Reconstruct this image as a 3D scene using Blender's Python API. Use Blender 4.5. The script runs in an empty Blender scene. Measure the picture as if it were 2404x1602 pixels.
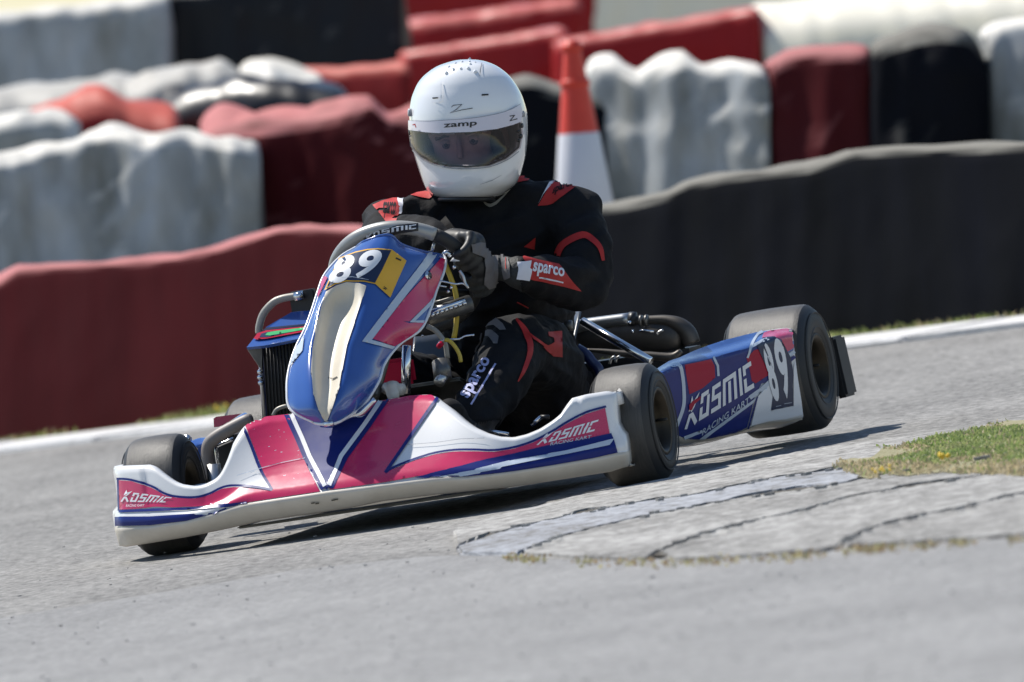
import bpy, bmesh, math, random
import numpy as np
from mathutils import Vector, Matrix, noise
from mathutils.bvhtree import BVHTree
from mathutils.geometry import delaunay_2d_cdt

sc = bpy.context.scene
random.seed(7)
R = math.radians
# ------------------------------------------------------------------ camera
PW, PH, FPX = 2404.0, 1602.0, 26872.0
CAMPOS = Vector((0, -25, 0.98))
PIT, ROLL, PAN = 0.0253, 0.1578, 0.0170
cp, sp = math.cos(PIT), math.sin(PIT)
F_ = Vector((math.sin(PAN) * cp, math.cos(PAN) * cp, -sp))
r_ = Vector((math.cos(PAN), -math.sin(PAN), 0)); u_ = r_.cross(F_)
R_ = math.cos(ROLL) * r_ - math.sin(ROLL) * u_
U_ = math.sin(ROLL) * r_ + math.cos(ROLL) * u_
cd = bpy.data.cameras.new('camera'); cam = bpy.data.objects.new('camera', cd)
sc.collection.objects.link(cam); sc.camera = cam
cam.matrix_world = Matrix(((R_.x, U_.x, -F_.x, 0), (R_.y, U_.y, -F_.y, -25), (R_.z, U_.z, -F_.z, 0.98), (0, 0, 0, 1)))
cd.sensor_width = 36; cd.lens = FPX / PW * 36; cd.clip_start = 0.5; cd.clip_end = 2000
cd.dof.use_dof = True; cd.dof.focus_distance = 25.1; cd.dof.aperture_fstop = 7.5
# ------------------------------------------------------------------ light
SUN = Vector((-0.50, 0.42, 1.0)).normalized()
w = bpy.data.worlds.new('World'); sc.world = w; w.use_nodes = True
nt = w.node_tree; nt.nodes.clear()
sky = nt.nodes.new('ShaderNodeTexSky'); sky.sky_type = 'NISHITA'; sky.sun_disc = False
sky.sun_elevation = math.asin(SUN.z); sky.sun_rotation = math.atan2(SUN.x, SUN.y)
sky.air_density = 1.0; sky.dust_density = 0.2; sky.ozone_density = 2.0
bg = nt.nodes.new('ShaderNodeBackground'); bg.inputs['Strength'].default_value = 0.104
wo = nt.nodes.new('ShaderNodeOutputWorld')
nt.links.new(sky.outputs[0], bg.inputs[0]); nt.links.new(bg.outputs[0], wo.inputs[0])
sl = bpy.data.lights.new('sun', 'SUN'); sl.energy = 5.0; sl.angle = R(0.53); sl.color = (1.0, 0.955, 0.88)
so = bpy.data.objects.new('sun', sl); sc.collection.objects.link(so)
so.rotation_euler = (-SUN).to_track_quat('-Z', 'Y').to_euler(); so.location = (0, 0, 20)
sc.view_settings.view_transform = 'Standard'; sc.view_settings.look = 'None'
sc.view_settings.gamma = 1; sc.view_settings.exposure = 0.24; sc.view_settings.use_curve_mapping = False
sc.cycles.use_denoising = True

# ------------------------------------------------------------------ helpers
YAW = 0.3055
KM = Matrix.Translation((0.139, 0, 0)) @ Matrix.Rotation(-YAW, 4, 'Z')
KI = KM.inverted()
def tag(o, label=None, cat=None, group=None, kind=None):
    if label: o['label'] = label
    if cat: o['category'] = cat
    if group: o['group'] = group
    if kind: o['kind'] = kind
    return o
def empty(name, mat=None, loc=None):
    o = bpy.data.objects.new(name, None); sc.collection.objects.link(o)
    if mat: o.matrix_world = mat
    if loc: o.location = loc
    return o
def link(name, me, mat, parent=None, smooth=True):
    if smooth:
        for p in me.polygons: p.use_smooth = True
    if mat is not None:
        for m_ in (mat if isinstance(mat, (list, tuple)) else [mat]): me.materials.append(m_)
    o = bpy.data.objects.new(name, me); sc.collection.objects.link(o)
    if parent: o.parent = parent
    return o
def from_bm(name, bm, mat, parent=None, smooth=True):
    me = bpy.data.meshes.new(name); bm.to_mesh(me); bm.free()
    return link(name, me, mat, parent, smooth)
def from_vf(name, v, f, mat, parent=None, smooth=True):
    me = bpy.data.meshes.new(name); me.from_pydata([tuple(p) for p in v], [], f); me.validate(); me.update()
    return link(name, me, mat, parent, smooth)
# rays of the photograph, to trace outlines onto real surfaces
def wray(px, py):
    return CAMPOS, (R_ * ((px - PW / 2) / FPX) + U_ * ((PH / 2 - py) / FPX) + F_).normalized()
def kray(px, py):
    o, d = wray(px, py)
    return KI @ o, (KI.to_3x3() @ d)
def K(px, py, y=None, x=None, z=None):
    o, d = kray(px, py)
    t = (y - o.y) / d.y if y is not None else ((x - o.x) / d.x if x is not None else (z - o.z) / d.z)
    return o + d * t
def Wp(px, py, y=None, z=None):
    o, d = wray(px, py)
    t = (y - o.y) / d.y if y is not None else (z - o.z) / d.z
    return o + d * t
def zf(x0, y0, s):
    return lambda *pts: [(x0 + a * s, y0 + b * s) for a, b in pts]
Z1 = zf(240, 880, .2806); ZB = zf(240, 960, .2296); Z2 = zf(560, 480, .34439); Z3 = zf(840, 100, .38271)
Z4 = zf(900, 600, .31881); Z5 = zf(1200, 680, .35699); Z6 = zf(900, 880, .30599); ZC = zf(940, 560, .2168)
ZD = zf(1360, 700, .1913); Z7 = zf(960, 960, .6137)

# ------------------------------------------------------------------ materials
def mat(name, col, rough=.5, metal=0, coat=0, var=0.0, vscale=8, vcol=None, bump=0, bscale=200, spec=.5, stretch=None, alpha=None):
    m = bpy.data.materials.new(name); m.use_nodes = True; n = m.node_tree; N = n.nodes; L = n.links
    b = N['Principled BSDF']; b.inputs['Base Color'].default_value = (*col, 1); b.inputs['Roughness'].default_value = rough
    b.inputs['Metallic'].default_value = metal; b.inputs['Coat Weight'].default_value = coat; b.inputs['Coat Roughness'].default_value = .06
    b.inputs['Specular IOR Level'].default_value = spec
    if alpha is not None: b.inputs['Alpha'].default_value = alpha
    tc = N.new('ShaderNodeTexCoord'); mp = N.new('ShaderNodeMapping'); L.new(tc.outputs['Object'], mp.inputs[0])
    if stretch: mp.inputs['Scale'].default_value = stretch
    if var:
        t = N.new('ShaderNodeTexNoise'); t.inputs['Scale'].default_value = vscale; t.inputs['Detail'].default_value = 6; t.inputs['Roughness'].default_value = .62
        L.new(mp.outputs[0], t.inputs[0])
        rp = N.new('ShaderNodeMapRange'); rp.inputs[1].default_value = .34; rp.inputs[2].default_value = .68; L.new(t.outputs[0], rp.inputs[0])
        mx = N.new('ShaderNodeMix'); mx.data_type = 'RGBA'; mx.inputs[6].default_value = (*col, 1)
        vc = vcol or tuple(c * (1 - var) for c in col); mx.inputs[7].default_value = (*vc, 1)
        if vcol:
            ml = N.new('ShaderNodeMath'); ml.operation = 'MULTIPLY'; ml.inputs[1].default_value = var; L.new(rp.outputs[0], ml.inputs[0]); L.new(ml.outputs[0], mx.inputs[0])
        else: L.new(rp.outputs[0], mx.inputs[0])
        L.new(mx.outputs[2], b.inputs['Base Color'])
        rr = N.new('ShaderNodeMapRange'); rr.inputs[3].default_value = max(rough - .08, .02); rr.inputs[4].default_value = min(rough + .1, 1)
        L.new(t.outputs[0], rr.inputs[0]); L.new(rr.outputs[0], b.inputs['Roughness'])
    if bump:
        t2 = N.new('ShaderNodeTexNoise'); t2.inputs['Scale'].default_value = bscale; t2.inputs['Detail'].default_value = 4; L.new(mp.outputs[0], t2.inputs[0])
        bp = N.new('ShaderNodeBump'); bp.inputs['Strength'].default_value = bump; bp.inputs['Distance'].default_value = .01
        L.new(t2.outputs[0], bp.inputs['Height']); L.new(bp.outputs[0], b.inputs['Normal'])
    return m
M = {}
M['white'] = mat('white_plastic', (.78, .78, .78), .28, coat=.4, var=.07, vscale=9)
M['cream'] = mat('scuffed_plastic', (.62, .57, .49), .42, var=.35, vscale=14, vcol=(.40, .35, .28))
M['pink'] = mat('pink_vinyl', (.60, .022, .105), .25, coat=.5, var=.12, vscale=20)
M['navy'] = mat('navy_vinyl', (.014, .026, .175), .32, spec=.2, var=.1, vscale=20)
M['blue'] = mat('blue_vinyl', (.030, .100, .37), .20, coat=.8, var=.08, vscale=20)
M['whitevinyl'] = mat('white_vinyl', (.80, .81, .83), .3, coat=.3)
M['lightblue'] = mat('pale_vinyl', (.50, .57, .66), .3, coat=.3)
M['redv'] = mat('red_vinyl', (.40, .010, .040), .36, spec=.12)
M['yellow'] = mat('yellow_plate', (.80, .43, .02), .35, coat=.2)
M['plate'] = mat('number_plate_dark', (.022, .035, .08), .3, spec=.25)
M['blackv'] = mat('black_vinyl', (.015, .015, .018), .35)
M['tread'] = mat('tyre_tread', (.058, .054, .049), .46, var=.5, vscale=30, vcol=(.130, .120, .105), bump=.25, bscale=120, stretch=(14, 1, 1))
M['side'] = mat('tyre_sidewall', (.020, .020, .021), .55, var=.3, vscale=20, vcol=(.05, .048, .045))
M['rim'] = mat('rim_metal', (.040, .030, .018), .45, metal=.6, var=.3, vscale=20)
M['black'] = mat('black_plastic', (.013, .013, .015), .42, var=.3, vscale=12, vcol=(.03, .03, .03))
M['rubber'] = mat('black_rubber', (.02, .02, .02), .6)
M['chrome'] = mat('chrome', (.75, .76, .78), .13, metal=1, var=.1, vscale=30)
M['alu'] = mat('brushed_aluminium', (.55, .55, .54), .32, metal=.9, var=.2, vscale=40)
M['steel'] = mat('oily_steel', (.18, .175, .165), .4, metal=.7, var=.4, vscale=30)
M['exh'] = mat('burnt_exhaust', (.10, .09, .08), .5, metal=.6, var=.5, vscale=16, vcol=(.04, .035, .03))
M['silver'] = mat('silver_grip', (.40, .40, .38), .38, metal=.35, var=.15, vscale=30)
M['tube'] = mat('frame_blue', (.02, .03, .10), .3, coat=.4)
M['tray'] = mat('floor_tray', (.17, .165, .15), .5, metal=.4, var=.4, vscale=14)
M['core'] = mat('radiator_core', (.012, .012, .012), .5, metal=.3)
M['green'] = mat('green_vinyl', (.04, .42, .13), .35)
M['hose'] = mat('braided_hose', (.33, .31, .27), .45, metal=.2)
M['yhose'] = mat('yellow_cable', (.55, .40, .05), .4)
M['fsteel'] = mat('inner_plastic', (.25, .22, .20), .5, var=.2, vscale=10)
M['suit'] = mat('black_race_suit', (.0075, .0075, .009), .8, var=.35, vscale=9, vcol=(.015, .015, .016), bump=.45, bscale=30, spec=.22)
M['suitred'] = mat('red_suit_panel', (.46, .016, .013), .65, var=.15, vscale=30, bump=.15, bscale=40)
M['suitwhite'] = mat('white_suit_print', (.72, .72, .78), .6)
M['suitlilac'] = mat('pale_suit_print', (.42, .44, .68), .6)
M['suitgrey'] = mat('grey_suit_panel', (.15, .14, .14), .7, bump=.2, bscale=60)
M['glove'] = mat('dark_glove', (.022, .025, .025), .7, var=.4, vscale=40, vcol=(.06, .056, .052), bump=.3, bscale=120)
M['shoe'] = mat('shoe_leather', (.02, .02, .02), .5)
M['skin'] = mat('skin', (.60, .41, .35), .5, var=.15, vscale=14)
M['hair'] = mat('eyebrow_hair', (.14, .085, .06), .6)
M['eye'] = mat('eye', (.22, .17, .16), .35)
M['iris'] = mat('iris', (.07, .05, .04), .2)
M['helm'] = mat('white_helmet_gloss', (.86, .87, .88), .16, coat=1, var=.03, vscale=6)
M['helmband'] = mat('visor_band', (.70, .68, .76), .25, coat=.5)
M['grey_line'] = mat('grey_line', (.30, .31, .34), .3)
M['gasket'] = mat('gasket', (.01, .01, .01), .5)
M['orange'] = mat('cone_orange', (.78, .055, .025), .42, var=.12, vscale=10)
M['conewhite'] = mat('cone_reflective_sleeve', (.74, .74, .78), .35, var=.06, vscale=6)

vis = bpy.data.materials.new('tinted_visor'); vis.use_nodes = True
n = vis.node_tree; n.nodes.clear()
tr = n.nodes.new('ShaderNodeBsdfTransparent'); tr.inputs[0].default_value = (.60, .55, .59, 1)
gl = n.nodes.new('ShaderNodeBsdfGlossy'); gl.inputs[0].default_value = (.9, .9, .95, 1); gl.inputs['Roughness'].default_value = .03
fr = n.nodes.new('ShaderNodeFresnel'); fr.inputs[0].default_value = 1.55
mxs = n.nodes.new('ShaderNodeMixShader'); oo = n.nodes.new('ShaderNodeOutputMaterial')
n.links.new(fr.outputs[0], mxs.inputs[0]); n.links.new(tr.outputs[0], mxs.inputs[1]); n.links.new(gl.outputs[0], mxs.inputs[2]); n.links.new(mxs.outputs[0], oo.inputs[0])
M['visor'] = vis

# ------------------------------------------------------------------ geometry tools
def crom(P, n, closed=False):
    """Catmull-Rom through control points, n samples per span"""
    P = np.array(P, float); m = len(P); out = []
    for i in range(m - 1):
        p0 = P[i - 1] if i > 0 else 2 * P[0] - P[1]
        p1, p2 = P[i], P[i + 1]
        p3 = P[i + 2] if i + 2 < m else 2 * P[-1] - P[-2]
        for k in range(n):
            t = k / n
            out.append(.5 * ((2 * p1) + (-p0 + p2) * t + (2 * p0 - 5 * p1 + 4 * p2 - p3) * t * t + (-p0 + 3 * p1 - 3 * p2 + p3) * t ** 3))
    out.append(P[-1]); return np.array(out)
def grid_mesh(G):
    """G: rows x cols x 3 -> verts, quads"""
    G = np.array(G, float); nr, nc = G.shape[:2]
    v = [Vector(p) for p in G.reshape(-1, 3)]
    f = [(i * nc + j, i * nc + j + 1, (i + 1) * nc + j + 1, (i + 1) * nc + j) for i in range(nr - 1) for j in range(nc - 1)]
    return v, f
def control_surface(rows, nu=6, nv=6):
    A = np.array([crom(r, nu) for r in rows]); A = np.transpose(A, (1, 0, 2))
    B = np.array([crom(c, nv) for c in A]); return np.transpose(B, (1, 0, 2))
def shell(name, G, mat_, parent, thick=.004):
    v, f = grid_mesh(G)
    me = bpy.data.meshes.new(name); me.from_pydata([tuple(p) for p in v], [], f); me.update()
    o, d = kray(1000, 800); s = sum(p.normal.dot(d) * p.area for p in me.polygons)
    if s > 0: me.flip_normals()
    ob = link(name, me, mat_, parent)
    sm = ob.modifiers.new('thickness', 'SOLIDIFY'); sm.thickness = thick; sm.offset = -1
    return ob, BVHTree.FromPolygons(v, f)
def tube_mesh(pts, rad, seg=10, cap=True):
    """tube along a polyline; rad a number or list"""
    P = [Vector(p) for p in pts]; n = len(P)
    if not hasattr(rad, '__len__'): rad = [rad] * n
    v, f = [], []; up = None
    for i, p in enumerate(P):
        t = (P[min(i + 1, n - 1)] - P[max(i - 1, 0)]).normalized()
        if up is None: up = t.orthogonal().normalized()
        up = (up - t * up.dot(t)).normalized(); b = t.cross(up)
        for k in range(seg):
            a = 2 * math.pi * k / seg; v.append(p + (up * math.cos(a) + b * math.sin(a)) * rad[i])
    for i in range(n - 1):
        for k in range(seg):
            k2 = (k + 1) % seg; f.append((i * seg + k, i * seg + k2, (i + 1) * seg + k2, (i + 1) * seg + k))
    if cap: f.append(tuple(range(seg))[::-1]); f.append(tuple((n - 1) * seg + k for k in range(seg)))
    return v, f
def tube(name, pts, rad, m, parent, seg=10, smooth_n=0):
    if smooth_n:
        if hasattr(rad, '__len__'):
            Q = crom([list(p) + [r] for p, r in zip(pts, rad)], smooth_n); pts = Q[:, :3]; rad = list(Q[:, 3])
        else: pts = crom([list(p) for p in pts], smooth_n)
    v, f = tube_mesh(pts, rad, seg)
    return from_vf(name, v, f, m, parent)
def add_box(bm, c, s, rot=None, bev=0):
    r = bmesh.ops.create_cube(bm, size=1)
    mtx = Matrix.Translation(c) @ (rot.to_4x4() if rot else Matrix.Identity(4)) @ Matrix.Diagonal((*s, 1))
    bmesh.ops.transform(bm, matrix=mtx, verts=r['verts'])
    if bev:
        es = list({e for v in r['verts'] for e in v.link_edges})
        bmesh.ops.bevel(bm, geom=es, offset=bev, segments=2, affect='EDGES')
def box(name, c, s, m, parent=None, rot=None, bev=.004):
    bm = bmesh.new(); add_box(bm, c, s, rot, bev); return from_bm(name, bm, m, parent, smooth=False)
def lathe(name, prof, m, parent, mtx=None, seg=48):
    """prof: (axial, radius); axis = local x"""
    v, f = [], []; n = len(prof)
    for k in range(seg):
        a = 2 * math.pi * k / seg
        for ax, r in prof: v.append(Vector((ax, r * math.cos(a), r * math.sin(a))))
    for k in range(seg):
        k2 = (k + 1) % seg
        for i in range(n - 1): f.append((k * n + i, k * n + i + 1, k2 * n + i + 1, k2 * n + i))
    if mtx: v = [mtx @ p for p in v]
    return from_vf(name, v, f, m, parent)

# ---- stickers: flat outlines laid on a curved surface
def inside(pt, loops):
    x, y = pt; c = False
    for lp in loops:
        n = len(lp); j = n - 1
        for i in range(n):
            xi, yi = lp[i]; xj, yj = lp[j]
            if (yi > y) != (yj > y) and x < (xj - xi) * (y - yi) / (yj - yi) + xi: c = not c
            j = i
    return c
def sticker(name, loops, bvh, m, parent, lift=.0012, step=6, raycaster=None, jump=.06, union=False, largest=True):
    raycaster = raycaster or kray
    def inn(p): return any(inside(p, [l]) for l in loops) if union else inside(p, loops)
    pts, eds = [], []
    for lp in loops:
        b = len(pts); n = len(lp)
        q = []
        for i in range(n):
            a, c = lp[i], lp[(i + 1) % n]; L = math.hypot(a[0] - c[0], a[1] - c[1]); k = max(1, int(L / step))
            for s in range(k): q.append((a[0] + (c[0] - a[0]) * s / k, a[1] + (c[1] - a[1]) * s / k))
        pts += q; n = len(q); eds += [(b + i, b + (i + 1) % n) for i in range(n)]
    xs = [p[0] for p in pts]; ys = [p[1] for p in pts]
    gx = min(xs) + step / 2
    while gx < max(xs):
        gy = min(ys) + step / 2
        while gy < max(ys):
            if inn((gx, gy)): pts.append((gx, gy))
            gy += step
        gx += step
    vs, es, fs, *_ = delaunay_2d_cdt([Vector(p) for p in pts], eds, [], 0, 1e-4)
    vs = [(v.x, v.y) for v in vs]; hit = []
    for (a, b) in vs:
        o, d = raycaster(a, b); loc, nor, idx, dist = bvh.ray_cast(o, d)
        if loc is None: hit.append(None)
        else:
            if nor.dot(d) > 0: nor = -nor
            hit.append(loc + nor * (lift + .0009))
    used, vv, ff = {}, [], []
    for f in fs:
        if any(hit[i] is None for i in f): continue
        cx = sum(vs[i][0] for i in f) / 3; cy = sum(vs[i][1] for i in f) / 3
        if not inn((cx, cy)): continue
        if max((hit[f[i]] - hit[f[i - 1]]).length for i in range(3)) > jump: continue
        idx = []
        for i in f:
            if i not in used: used[i] = len(vv); vv.append(hit[i])
            idx.append(used[i])
        ff.append(tuple(idx[::-1]))
    if not ff: return None
    if largest and len(loops) == 1:
        par = list(range(len(vv)))
        def fi(a):
            while par[a] != a: par[a] = par[par[a]]; a = par[a]
            return a
        for f in ff:
            for i in (1, 2): par[fi(f[i])] = fi(f[0])
        cnt = {}
        for f in ff: cnt[fi(f[0])] = cnt.get(fi(f[0]), 0) + 1
        best = max(cnt, key=cnt.get); ff = [f for f in ff if fi(f[0]) == best]
        us = sorted({i for f in ff for i in f}); mp_ = {a: i for i, a in enumerate(us)}; vv = [vv[a] for a in us]; ff = [tuple(mp_[i] for i in f) for f in ff]
    return from_vf(name, vv, ff, m, parent)
def stroke(pts, w, smooth_n=0):
    ws = w if hasattr(w, '__len__') else [w] * len(pts)
    if smooth_n:
        Q = crom([(p[0], p[1], q) for p, q in zip(pts, ws)], smooth_n); pts = [(a, b) for a, b, c in Q]; ws = [c for a, b, c in Q]
    n = len(pts); L, Rr = [], []
    for i in range(n):
        a = pts[max(i - 1, 0)]; b = pts[min(i + 1, n - 1)]; p = pts[i]
        d1 = (p[0] - a[0], p[1] - a[1]); d2 = (b[0] - p[0], b[1] - p[1])
        def nrm(d):
            l = math.hypot(*d); return (d[0] / l, d[1] / l) if l > 1e-9 else None
        n1, n2 = nrm(d1) or nrm(d2), nrm(d2) or nrm(d1)
        t = nrm((n1[0] + n2[0], n1[1] + n2[1])) or n1
        cs = max(.4, t[0] * n1[0] + t[1] * n1[1]); h = ws[i] / 2 / cs
        L.append((p[0] - t[1] * h, p[1] + t[0] * h)); Rr.append((p[0] + t[1] * h, p[1] - t[0] * h))
    return L + Rr[::-1]
def text_loops(s, bold=0.0, narrow=1.0):
    c = bpy.data.curves.new('t', 'FONT'); c.body = s; c.offset = bold; c.resolution_u = 5; c.space_character = 1.02
    o = bpy.data.objects.new('t', c); sc.collection.objects.link(o)
    bpy.context.view_layer.update()
    me = o.to_mesh(); bm = bmesh.new(); bm.from_mesh(me); o.to_mesh_clear()
    bmesh.ops.remove_doubles(bm, verts=bm.verts, dist=1e-5)
    adj = {}
    for e in bm.edges:
        if len(e.link_faces) == 1:
            a, b = e.verts; adj.setdefault(a.index, []).append(b.index); adj.setdefault(b.index, []).append(a.index)
    bm.verts.ensure_lookup_table(); seen = set(); loops = []
    for s0 in adj:
        if s0 in seen: continue
        lp = [s0]; seen.add(s0); cur = s0
        while True:
            nx = [q for q in adj[cur] if q not in seen]
            if not nx: break
            cur = nx[0]; seen.add(cur); lp.append(cur)
        if len(lp) > 2: loops.append([(bm.verts[i].co.x, bm.verts[i].co.y) for i in lp])
    bm.free(); bpy.data.objects.remove(o); bpy.data.curves.remove(c)
    return loops
def warp(loops, BL, BR, TR, TL):
    xs = [p[0] for l in loops for p in l]; ys = [p[1] for l in loops for p in l]
    x0, x1, y0, y1 = min(xs), max(xs), min(ys), max(ys); out = []
    for l in loops:
        q = []
        for x, y in l:
            a = (x - x0) / (x1 - x0); b = (y - y0) / (y1 - y0)
            q.append(tuple((1 - a) * (1 - b) * BL[i] + a * (1 - b) * BR[i] + a * b * TR[i] + (1 - a) * b * TL[i] for i in (0, 1)))
        out.append(q)
    return out
def kosmic():
    """stylised K O S M I C in strokes on a 0..1 high strip"""
    w = .17; S = []
    def st(x, *pts): S.append(stroke([(x + a, b) for a, b in pts], w))
    st(0, (.02, 0), (.16, .42), (.30, .42), (.62, 0)); st(0, (.12, .62), (.16, .96), (.24, .78), (.50, .98), (.34, .74), (.18, .60))
    st(.78, (.5, .91), (.09, .91), (.09, .62)); st(.78, (.09, .48), (.09, .09), (.5, .09), (.5, .80))
    st(1.50, (.56, .91), (.09, .91), (.09, .52), (.5, .52), (.5, .09), (.0, .09))
    st(2.20, (.09, 0), (.09, .91), (.78, .91), (.78, 0)); st(2.20, (.43, 0), (.43, .78))
    st(3.22, (.09, 0), (.09, 1)); st(3.50, (.56, .91), (.09, .91), (.09, .62)); st(3.50, (.09, .5), (.09, .09), (.56, .09))
    return S

# ================================================================== THE PLACE
def gmat(name, stops, scale, stretch, bump, rough=.85, spec=.3, fine=140, rot=0.0):
    """ground material: large patches, streaky wear along the racing line, fine grain"""
    m = bpy.data.materials.new(name); m.use_nodes = True; N = m.node_tree.nodes; L = m.node_tree.links; b = N['Principled BSDF']
    b.inputs['Specular IOR Level'].default_value = spec
    tc = N.new('ShaderNodeTexCoord'); mp = N.new('ShaderNodeMapping'); mp.inputs['Scale'].default_value = stretch; mp.inputs['Rotation'].default_value = (0, 0, rot)
    L.new(tc.outputs['Object'], mp.inputs[0])
    def nz(sc_, src, det=6, ro=.6):
        t = N.new('ShaderNodeTexNoise'); t.inputs['Scale'].default_value = sc_; t.inputs['Detail'].default_value = det; t.inputs['Roughness'].default_value = ro
        L.new(src, t.inputs[0]); return t.outputs[0]
    a = nz(scale, mp.outputs[0]); c = nz(fine, tc.outputs['Object'], 3, .7); e = nz(scale * .12, tc.outputs['Object'], 3); g = nz(scale * 9, mp.outputs[0], 4, .7)
    def add(x, y, k):
        q = N.new('ShaderNodeMath'); q.operation = 'MULTIPLY_ADD'; q.inputs[1].default_value = k; L.new(y, q.inputs[0]); L.new(x, q.inputs[2]); return q.outputs[0]
    z0 = N.new('ShaderNodeMath'); z0.operation = 'MULTIPLY'; z0.inputs[1].default_value = .16; L.new(a, z0.inputs[0])
    v = add(add(add(z0.outputs[0], c, .22), e, .16), g, .46)
    cr = N.new('ShaderNodeValToRGB'); L.new(v, cr.inputs[0]); el = cr.color_ramp.elements
    while len(el) < len(stops): el.new(.5)
    for q, (p, col) in zip(el, stops): q.position = p; q.color = (*col, 1)
    L.new(cr.outputs[0], b.inputs['Base Color']); b.inputs['Roughness'].default_value = rough
    bp = N.new('ShaderNodeBump'); bp.inputs['Strength'].default_value = bump; bp.inputs['Distance'].default_value = .004
    L.new(add(c, g, .5), bp.inputs['Height']); L.new(bp.outputs[0], b.inputs['Normal'])
    return m
M['asphalt'] = gmat('old_grey_asphalt', [(.41, (.125, .121, .115)), (.50, (.228, .222, .211)), (.585, (.335, .325, .308)), (.62, (.285, .280, .278))], 5.5, (.8, .30, 1), .6, rot=.10)
M['road'] = gmat('smooth_grey_asphalt', [(.41, (.185, .183, .180)), (.50, (.250, .247, .243)), (.59, (.325, .321, .314))], 8, (.8, .4, 1), .6, fine=160, rot=.1)
M['conc'] = gmat('worn_concrete', [(.40, (.13, .125, .115)), (.49, (.27, .262, .248)), (.58, (.44, .43, .41))], 6.0, (.6, .35, 1), .8, fine=90, rot=.1)
M['concblue'] = gmat('bluish_concrete', [(.41, (.15, .145, .135)), (.47, (.24, .24, .245)), (.52, (.31, .322, .35)), (.60, (.42, .43, .45))], 6.0, (.5, .3, 1), .5, fine=90, rot=.1)
M['kerbpaint'] = gmat('worn_white_kerb_paint', [(.34, (.40, .39, .38)), (.46, (.58, .575, .57)), (.60, (.70, .69, .68))], 3.0, (1, 1, 1), .5)
M['soil'] = gmat('soil_and_dust', [(.36, (.11, .085, .055)), (.50, (.20, .16, .11)), (.62, (.30, .26, .19))], 5.0, (1, 1, 1), .8)
M['verge'] = gmat('short_grass_ground', [(.36, (.17, .16, .08)), (.50, (.28, .26, .15)), (.62, (.38, .34, .23))], 7.0, (1, 1, 1), .8)
M['hill'] = gmat('grassy_bank_ground', [(.36, (.14, .13, .10)), (.50, (.25, .24, .20)), (.62, (.33, .31, .27))], 2.0, (1, 1, 1), .6)
M['crack'] = mat('dirt_in_joint', (.10, .088, .068), .95, var=.4, vscale=20)

def sheet(name, pts, z, m, kind='structure', parent=None):
    """flat polygon on the ground from photo outline"""
    P = [Wp(a, b, z=z) for a, b in pts]
    vs, es, fs, *_ = delaunay_2d_cdt([Vector((p.x, p.y)) for p in P], [(i, (i + 1) % len(P)) for i in range(len(P))], [], 1, 1e-5)
    return tag(from_vf(name, [(v.x, v.y, z) for v in vs], [tuple(f) for f in fs], m, parent, smooth=False), kind=kind)
def slab(name, pts, z0, z1, m, parent=None, inset=.0):
    """a slab with real thickness, top edge bevelled"""
    P = [Wp(a, b, z=z1) for a, b in pts]
    bm = bmesh.new(); vs = [bm.verts.new((p.x, p.y, z1)) for p in P]; f = bm.faces.new(vs)
    if f.normal.z < 0: f.normal_flip()
    bm.normal_update()
    if f.normal.z < 0: bmesh.ops.reverse_faces(bm, faces=[f])
    r = bmesh.ops.extrude_face_region(bm, geom=[f]); nv = [e for e in r['geom'] if isinstance(e, bmesh.types.BMVert)]
    for v_ in nv: v_.co.z = z1
    for v_ in vs: v_.co.z = z0
    nf = [e for e in r['geom'] if isinstance(e, bmesh.types.BMFace)]
    te = [e for e in nf[0].edges]
    bmesh.ops.bevel(bm, geom=te, offset=.006, segments=2, affect='EDGES')
    bmesh.ops.triangulate(bm, faces=[q for q in bm.faces if len(q.verts) > 4])
    return from_bm(name, bm, m, parent, smooth=False)

# ground sheet to the horizon, then a bank that rises behind the track
g = bmesh.new(); 
GZ = [(11.2, 0), (12, .12), (15, .35), (20, .48), (25, .60), (40, .9)]
def gz(Y):
    if Y <= 11.2: return 0.0
    for (a, b), (c, d) in zip(GZ, GZ[1:]):
        if Y <= c: return b + (d - b) * (Y - a) / (c - a)
    return .9
ys = [-60, 0, 11.2, 12, 15, 20, 25, 30, 40, 55]
gv, gf = [], []
for Y in ys:
    z = gz(min(Y, 40)) if Y < 56 else gz(40)
    gv += [(-60, Y, z), (60, Y, z)]
gv += [(-60, 900, gz(40) + 3), (60, 900, gz(40) + 3)]
n_ = len(gv) // 2
gf = [(2 * i, 2 * i + 1, 2 * i + 3, 2 * i + 2) for i in range(n_ - 1)]
g.free()
go = tag(from_vf('ground', gv, gf, [M['asphalt'], M['hill']], smooth=False), kind='structure')
for i, p in enumerate(go.data.polygons): p.material_index = 0 if i < 2 else 1
# wider land either side
tag(from_vf('surrounding_land', [(-800, -300, -.3), (-60.0, -300, -.3), (-60.0, 900, 1.2), (-800, 900, 1.2), (60.0, -300, -.3), (800, -300, -.3), (800, 900, 1.2), (60.0, 900, 1.2), (-60, -300, -.02), (60, -300, -.02), (60, -60, -.004), (-60, -60, -.004)],
            [(0, 1, 2, 3), (4, 5, 6, 7), (8, 9, 10, 11)], M['hill'], smooth=False), kind='structure')
# near smooth road in front of the apron
sheet('road', [(-700, 2600), (-700, 1560), (200, 1420), (700, 1338), (1000, 1306), (1150, 1302), (1390, 1312), (1635, 1312), (1880, 1296), (2034, 1281), (2218, 1269), (2700, 1230), (3300, 1180), (3300, 2600)], .004, M['road'])
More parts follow.
